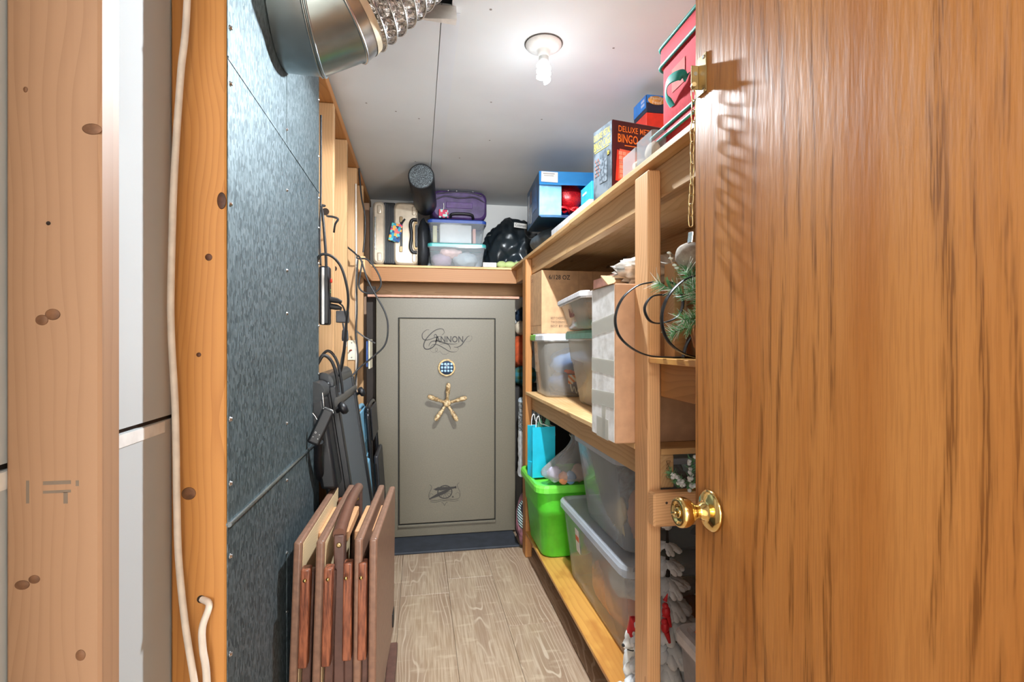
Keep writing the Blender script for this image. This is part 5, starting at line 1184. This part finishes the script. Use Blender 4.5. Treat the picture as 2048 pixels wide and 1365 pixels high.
for i in range(22):
    a_ = random.uniform(0, 6.28); o_ = Vector((0.748 + random.uniform(-0.008, 0.008), 1.96 + random.uniform(-0.02, 0.02), B + 0.44)); sw_.tube([o_, o_ + Vector((random.uniform(-0.01, 0.01), math.cos(a_) * 0.05, 0.02 + 0.05 * abs(math.sin(a_))))], 0.0011, 4)
tag(sw_.build('straw_sprig', plain('straw', '#cdb56a', 0.7)), 'sprig of yellow straw inside the deep tub', 'straw', None, 'stuff')
# ================================================================ CORNER BEHIND THE FAR POST
def bubblewrap():
    a = N('bubble_wrap'); v = a.obj(); vo = a.n('TexVoronoi', i_Scale=85.0); a.put(vo.inputs['Vector'], v)
    a.bsdf(a.mix(a.ramp(vo.outputs['Distance'], 0.1, 0.5), lin('#eef0f2'), lin('#8f9498')), 0.18, 0.0, vo.outputs['Distance'], 1.0, 0.01); return a.m
wr = thing('bubble_wrap_roll', 'roll of bubble wrap and white film standing behind the far post', 'wrap roll', (0.70, 3.22, 0.40))
rings = []
for k in range(12):
    t = k / 11
    rings.append([Vector((0.088 * (1 + 0.05 * noise.noise(Vector((math.cos(a_) * 2, math.sin(a_) * 2, t * 5)))) * math.cos(a_), 0.088 * math.sin(a_), 0.27 + 0.21 * t)) for a_ in [2 * math.pi * q / 32 for q in range(32)]])
MB().loft(rings).build('bubble_layer', bubblewrap(), wr)
rings = []
for k in range(22):
    t = k / 21
    rings.append([Vector((0.090 * (1 + 0.07 * noise.noise(Vector((math.cos(a_) * 3 + t * 2, math.sin(a_) * 3, t * 9)))) * math.cos(a_), 0.090 * (1 + 0.07 * noise.noise(Vector((math.cos(a_) * 3, math.sin(a_) * 3 + t, t * 9)))) * math.sin(a_), 0.0 + 0.28 * t)) for a_ in [2 * math.pi * q / 32 for q in range(32)]])
MB().loft(rings).build('film_layer', plain('white_film', '#d9dde1', 0.25, 0, 0.1, 0.5, 40), wr)
MB().lathe([(0.0, 0.478), (0.05, 0.478), (0.078, 0.484), (0.088, 0.478), (0.09, 0.46)], None, 28).build('roll_end', plain('pale_blue_film', '#b9c9d6', 0.3), wr)
tag(MB().box((0.615, 3.15, 0.0), (1.10, 3.34, 0.399), 0.004).build('dark_carton', plain('dark_card', '#2a2624', 0.7)), 'dark carton in the corner under the bubble wrap roll', 'box')
pl = thing('patterned_bag', 'flower-and-stripe printed plastic bag on the floor behind the far post', 'bag', (0.640, 3.075, 0.014))
MB().blob((0.0, 0.0, 0.16), (0.072, 0.045, 0.17), 4, 0.12, 3, 3, flatz=0.001).build('bag_skin', plain('mauve_print', '#7d5560', 0.3, 0, 0.35, 0.2, 22), pl)
def diag():
    a = N('diagonal_stripes'); s_ = a.n('SeparateXYZ', i_0=a.obj()); k = a.math('FRACT', a.math('MULTIPLY', a.math('ADD', s_.outputs[0], s_.outputs[2]), 60.0))
    a.bsdf(a.mix(a.math('GREATER_THAN', k, 0.5), lin('#b9d3d6'), lin('#26323a')), 0.35); return a.m
MB().blob((-0.035, -0.030, 0.20), (0.035, 0.022, 0.085), 3, 0.05, 2, 1).build('striped_patch', diag(), pl)
MB().blob((-0.030, -0.045, 0.235), (0.022, 0.012, 0.04), 3, 0.05, 2, 1).build('dark_medallion', plain('dark_medallion', '#2b2c38', 0.4), pl)
MB().blob((0.02, -0.03, 0.06), (0.035, 0.025, 0.05), 3, 0.3, 3, 5, flatz=0.002).build('pink_corner', plain('pink_print', '#d39b98', 0.35, 0, 0.3, 0, 30), pl)
tag(MB().box((0.625, 3.46, 0.0), (1.10, 3.80, 0.93), 0.004).build('tall_dark_carton', plain('dark_card', '#2a2624', 0.7)), 'tall dark carton at the back of the corner', 'box')
soft('orange_coat', (0.705, 3.60, 1.165), (0.075, 0.09, 0.115), plain('orange_coat', '#c8542a', 0.8, 0, 0.15), 'orange quilted coat stuffed in the corner beside the safe', 'coat', 0.15, 2.5, 2)
def plaid():
    a = N('plaid_cloth'); s_ = a.n('SeparateXYZ', i_0=a.obj())
    k1 = a.math('GREATER_THAN', a.math('FRACT', a.math('MULTIPLY', s_.outputs[0], 22.0)), 0.55); k2 = a.math('GREATER_THAN', a.math('FRACT', a.math('MULTIPLY', s_.outputs[2], 22.0)), 0.55)
    a.bsdf(a.mix(a.math('MULTIPLY', a.math('ADD', k1, k2), 0.5), lin('#2c6f7c'), lin('#3a5230')), 0.8); return a.m
soft('plaid_blanket', (0.72, 3.58, 1.000), (0.09, 0.09, 0.072), plaid(), 'teal and green plaid blanket under the orange coat', 'blanket', 0.1, 2, 4)
soft('cream_plush', (0.690, 3.56, 1.330), (0.04, 0.05, 0.05), plain('cream_plush', '#d8c6ae', 0.9), 'cream plush bundle above the orange coat', 'plush', 0.1, 2, 5)
soft('navy_bundle', (0.745, 3.60, 1.42), (0.09, 0.08, 0.06), plain('navy_bundle', '#223248', 0.8), 'navy cloth bundle on top of the corner pile', 'cloth', 0.15, 2, 7)
# ================================================================ NEAR BAY: HOOPS, GREENERY, SNOWY TREE
fe = plain('black_iron', '#2b2b2c', 0.38, 0.7, 0.12, 0.2, 60)
sl = thing('iron_scroll_stand', 'black flat-iron scroll stand with two big hoops on the near shelf', 'metal stand', (0.60, 1.20, NEARZ))
def strip(pts, nm, wide=0.0095, th=0.002, flat=(0, 1, 0)):
    c = spline(pts, 7); MB().tube(c, [(wide, th)] * len(c), 8, flat=flat).build(nm, fe, sl)
def hoop(cx, y, cz, rx, rz, a0, a1, sl_=0.0): return [(cx + rx * math.cos(R(a0 + (a1 - a0) * k / 14)), y + sl_ * k / 14, cz + rz * math.sin(R(a0 + (a1 - a0) * k / 14))) for k in range(15)]
def hpix(pts, y): return [(x - 0.60, y - 1.20, z - NEARZ) for x, z in pts]
strip([(-0.031, 0.02, 0.190), (-0.07, 0.02, 0.180), (-0.108, 0.02, 0.150), (-0.127, 0.02, 0.105), (-0.120, 0.02, 0.062), (-0.090, 0.02, 0.030), (-0.045, 0.02, 0.009), (0.015, 0.02, 0.0035), (0.12, 0.02, 0.0035)], 'hoop')
strip([(0.075, -0.05, 0.205), (0.020, -0.05, 0.190), (-0.022, -0.05, 0.152), (-0.040, -0.05, 0.105), (-0.032, -0.05, 0.058), (-0.005, -0.05, 0.026), (0.04, -0.05, 0.007), (0.11, -0.05, 0.0035)], 'hoop')
strip([(0.0, 0.0, 0.158), (-0.038, 0.005, 0.153), (-0.058, 0.005, 0.125), (-0.045, 0.005, 0.094), (-0.015, 0.005, 0.088), (0.025, 0.0, 0.104), (0.040, 0.0, 0.140), (0.025, 0.0, 0.178), (0.0, 0.0, 0.19)], 'scroll', 0.0085)
strip([(0.115, 0.0, 0.066), (0.075, 0.0, 0.064), (0.052, 0.0, 0.040), (0.040, 0.0, 0.004)], 'scroll', 0.0085)
gmat = plain('pine_needles', '#6cab78', 0.55, 0, 0.25); fmat = plain('frosted_needles', '#e6efe8', 0.6, 0, 0.1)
def needles(c0, c1, n, ln, seed, tube_r=0.0007, spread=1.0):
    rnd = random.Random(seed); m = MB(); c0, c1 = Vector(c0), Vector(c1); d = (c1 - c0).normalized()
    for i in range(n):
        t = rnd.random(); o_ = c0.lerp(c1, t); a_ = rnd.uniform(0, 6.283)
        u = d.orthogonal().normalized(); v = d.cross(u); q = (u * math.cos(a_) + v * math.sin(a_)) * spread + d * rnd.uniform(0.5, 1.1); q.normalize()
        m.tube([o_, o_ + q * ln * rnd.uniform(0.7, 1.1)], [tube_r, tube_r * 0.4], 3, smooth=False)
    return m
pa = thing('pine_arrangement', 'frosted artificial pine arrangement in a wooden bowl behind the hoops', 'decoration', (0.652, 1.17, NEARZ))
MB().lathe([(0.0, 0.0), (0.035, 0.0), (0.058, 0.03), (0.066, 0.065), (0.058, 0.10), (0.0, 0.10)], Matrix.Translation((0.055, -0.02, 0.0)), 24).build('wooden_bowl', plain('bowl_brown', '#8a552c', 0.4, 0, 0.15), pa)
for i, (c0, c1, n, fz_) in enumerate((((0.02, 0.0, 0.14), (-0.085, 0.02, 0.185), 90, 0), ((0.02, 0.0, 0.15), (-0.02, 0.0, 0.21), 90, 0), ((0.03, -0.02, 0.12), (-0.03, -0.05, 0.165), 90, 1), ((0.03, -0.01, 0.10), (-0.045, -0.03, 0.095), 100, 0), ((0.03, 0.0, 0.09), (-0.055, 0.01, 0.062), 90, 0), ((0.03, 0.0, 0.13), (-0.01, -0.06, 0.125), 90, 1), ((0.03, 0.0, 0.16), (0.0, 0.03, 0.225), 80, 1))):
    sg = needles(c0, c1, n, 0.030, i, 0.0012).build('pine_sprig', gmat, pa); sg['kind'] = 'stuff'
    fr = needles(c0, c1, n // 2, 0.036, i + 50, 0.0009).build('frost', fmat, sg)
    MB().tube([c0, c1], [0.002, 0.001], 5).build('twig', plain('twig_brown', '#5a4030', 0.7), sg)
MB().tube(spline([(-0.01, 0.02, 0.17), (-0.028, 0.02, 0.21), (-0.046, 0.02, 0.235), (-0.052, 0.02, 0.262)], 5), 0.0016, 5).build('bare_twig', plain('twig_pale', '#b7a290', 0.7), pa)
for (x_, z_) in ((-0.040, 0.229), (-0.050, 0.245), (-0.034, 0.222), (-0.054, 0.258)): MB().blob((x_, 0.019, z_), (0.006, 0.003, 0.003), 2, 0.1).build('bud', fmat, pa)
MB().blob((0.012, 0.03, 0.255), (0.042, 0.035, 0.034), 3, 0.08, 4, 2).build('felt_ball', plain('grey_felt', '#a39a8f', 0.95, 0, 0.1, 0.4, 90), pa)
for (x_, z_) in ((0.0, 0.166), (0.012, 0.158), (-0.002, 0.15)): MB().blob((x_, -0.045, z_), 0.006, 2, 0.0).build('berry', plain('red_berry', '#8c1a22', 0.3), pa)
tag(MB().box((0.640, 1.245, NEARZ + 0.0005), (0.673, 1.30, NEARZ + 0.246), 0.002).build('wood_offcut', M['pine_pale']), 'short pale timber offcut standing beside the near post', 'timber')
tag(MB().box((0.70, 1.24, NEARZ + 0.0005), (1.0, 1.30, NEARZ + 0.27), 0.003).build('brown_carton', M['card']), 'brown carton standing behind the pine arrangement', 'cardboard box')

# snowy tree with cardinals
stx = thing('flocked_tree', 'small snow-flocked ornamental tree with red birds behind the near post', 'ornamental tree', (0.735, 1.475, B))
MB().tube([(0, 0, 0), (0.004, 0, 0.3), (0, 0, 0.545)], [0.014, 0.009, 0.003], 8).build('trunk', plain('bark_dark', '#2e2723', 0.8), stx)
snow = plain('flock_white', '#e4e7ec', 0.8, 0, 0.05, 0.4, 120); dkb = plain('needle_dark', '#3a3733', 0.8, 0, 0.2)
sm_ = MB(); sm_.blob((0.5, 0, 0.02), (0.50, 0.24, 0.19), 3, 0.35, 4, 1).blob((0.85, 0.12, -0.04), (0.26, 0.16, 0.17), 2, 0.2, 3, 4).blob((0.82, -0.13, -0.03), (0.27, 0.15, 0.16), 2, 0.2, 3, 6); sm_ = sm_.mesh('snow'); sm_.materials.append(snow)
dm_ = MB(); dm_.tube([(0, 0, 0.0), (0.5, 0, -0.05), (0.95, 0, -0.14)], [0.05, 0.13, 0.04], 8).tube([(0.4, 0, -0.04), (0.85, 0.22, -0.16)], [0.08, 0.03], 6).tube([(0.4, 0, -0.04), (0.85, -0.22, -0.16)], [0.08, 0.03], 6)
dm_ = dm_.mesh('bough'); dm_.materials.append(dkb)
rt = random.Random(5)
for lv in range(9):
    z_ = 0.06 + 0.052 * lv; L_ = 0.128 * (1 - lv / 10.5) + 0.012; nb = 11 if lv < 4 else 9 if lv < 7 else 6
    for k in range(nb):
        a_ = 2 * math.pi * k / nb + lv * 0.55 + rt.uniform(-0.15, 0.15); s_ = L_ * rt.uniform(0.85, 1.1)
        bo = newobj('bough', dm_, None, stx, (0, 0, z_), (0, R(rt.uniform(14, 30)), a_)); bo.scale = (s_, s_, s_ * 0.9)
        newobj('snow', sm_, None, bo)
MB().blob((0, 0, 0.545), (0.018, 0.018, 0.026), 3, 0.3, 3, 2).build('snow_tip', snow, stx)
rdb = plain('cardinal_red', '#c8202a', 0.5)
for i, (x_, y_, z_) in enumerate(((-0.045, -0.085, 0.32), (-0.048, -0.085, 0.275), (0.05, -0.10, 0.10))):
    bd = MB().blob((x_, y_, z_), (0.012, 0.010, 0.017), 3, 0.05).blob((x_ - 0.004, y_ - 0.003, z_ + 0.018), 0.009, 2, 0.0).tube([(x_ + 0.004, y_, z_ - 0.012), (x_ + 0.014, y_, z_ - 0.045)], [0.009, 0.004], 6).tube([(x_ - 0.003, y_, z_ + 0.03), (x_ + 0.005, y_, z_ + 0.05)], [0.007, 0.001], 6)
    bd.build('red_bird', rdb, stx)
# white bear figurine in a red cap
be = thing('bear_figurine', 'white bear figurine with red cap peeking past the near post', 'figurine', (0.668, 1.535, B))
bear = MB().blob((0, 0, 0.085), (0.045, 0.04, 0.085), 3, 0.05, 2, 1, flatz=0.0).blob((-0.012, -0.012, 0.178), (0.034, 0.030, 0.029), 3, 0.03).tube([(-0.025, -0.018, 0.172), (-0.045, -0.026, 0.167), (-0.058, -0.030, 0.165)], [0.019, 0.015, 0.008], 12)
bear.blob((-0.030, -0.028, 0.09), (0.03, 0.018, 0.022), 2, 0.05).blob((-0.045, -0.03, 0.025), (0.045, 0.03, 0.025), 3, 0.1).build('bear_body', plain('flock_bear', '#e2e2df', 0.7, 0, 0.04, 0.2, 60), be)
MB().blob((-0.060, -0.031, 0.167), (0.005, 0.006, 0.005), 2, 0).build('nose', M['black'], be)
MB().tube([(-0.05, -0.038, 0.157), (-0.035, -0.042, 0.154), (-0.02, -0.04, 0.156)], 0.0018, 6).build('mouth', M['black'], be)
MB().blob((-0.032, -0.036, 0.190), 0.0028, 2, 0).build('eye', M['black'], be)
MB().blob((-0.022, -0.034, 0.200), (0.011, 0.005, 0.010), 2, 0).build('ear', plain('flock_bear', '#e2e2df', 0.7), be)
MB().tube([(-0.010, -0.014, 0.188), (-0.012, -0.016, 0.215), (-0.026, -0.02, 0.238), (-0.034, -0.024, 0.246)], [0.032, 0.026, 0.011, 0.003], 14).build('red_cap', rdb, be)
sn2 = MB()
for (x_, y_, z_, r_) in ((-0.075, -0.05, 0.03, 0.045), (-0.03, -0.075, 0.045, 0.045), (-0.01, -0.08, 0.02, 0.05), (-0.05, -0.08, 0.015, 0.05)): sn2.blob((x_, y_, z_), (r_, r_, r_ * 0.6), 3, 0.25, 3, x_ * 50, flatz=0.0005)
sn2.build('snow_base', snow, be)
# grey bin, carton, papers on the near end of the bottom shelf
gy = tub('grey_bin', 'grey lidded bin on the near end of the bottom shelf', (0.905, 1.075, B), 0, (0.44, 0.49), (0.40, 0.45), 0.300, plain('lid_grey', '#c9cad0', 0.4), plain('tub_grey', '#9a9ca4', 0.4), lidh=0.02, r=0.03, lid=True)
soft('red_fabric', (0.80, 1.235, B + 0.334), (0.10, 0.055, 0.022), plain('red_felt', '#a81d20', 0.8), 'folded red felt lying on the grey bin', 'cloth', 0.2, 3, 2, B + 0.3208)
tag(MB().box((0.692, 0.93, B + 0.358), (0.98, 1.17, B + 0.605), 0.003).build('slotted_carton', M['card']), 'brown carton with a dark hand slot on the grey bin', 'cardboard box')
patch('hand_slot', (0.6918, 1.075, B + 0.50), (0, -1, 0), fz, 0.14, 0.16, plain('slot_dark', '#2c2420', 0.9), bpy.data.objects['slotted_carton'])
tag(MB().prism([(0, 0), (0.05, 0.0), (0.03, 0.075)], 0, 0.001, mat=Matrix.Translation((0.688, 1.20, B + 0.33)) @ Matrix.Rotation(R(90), 4, 'X') @ Matrix.Rotation(R(-25), 4, 'Y')).build('paper_sheet', M['paper']), 'corner of white paper leaning on the slotted carton', 'paper')
# frosted sprig lying on the short cross timber
fs = thing('frosted_sprig', 'snow-dusted green sprig lying on the short cross timber by the knob', 'decoration', (0.655, 1.285, 0.8455))
for i, (c0, c1) in enumerate((((0.03, 0, 0.01), (-0.012, -0.01, 0.055)), ((0.03, 0, 0.01), (0.012, -0.01, 0.03)), ((0.05, 0, 0.0), (0.045, -0.02, 0.085)), ((0.04, 0, 0.005), (0.065, -0.02, 0.02)))):
    n1 = needles(c0, c1, 70, 0.020, 90 + i, 0.0011).build('sprig', gmat, fs); n1['kind'] = 'stuff'
    cl = MB()
    for k in range(9):
        p_ = Vector(c0).lerp(Vector(c1), rt.uniform(0.3, 1.05)); cl.blob(p_ + Vector((rt.uniform(-.008, .008), rt.uniform(-.01, 0), rt.uniform(-.008, .008))), 0.0055, 2, 0.3, 3, k)
    cl.build('snow_clumps', snow, n1)
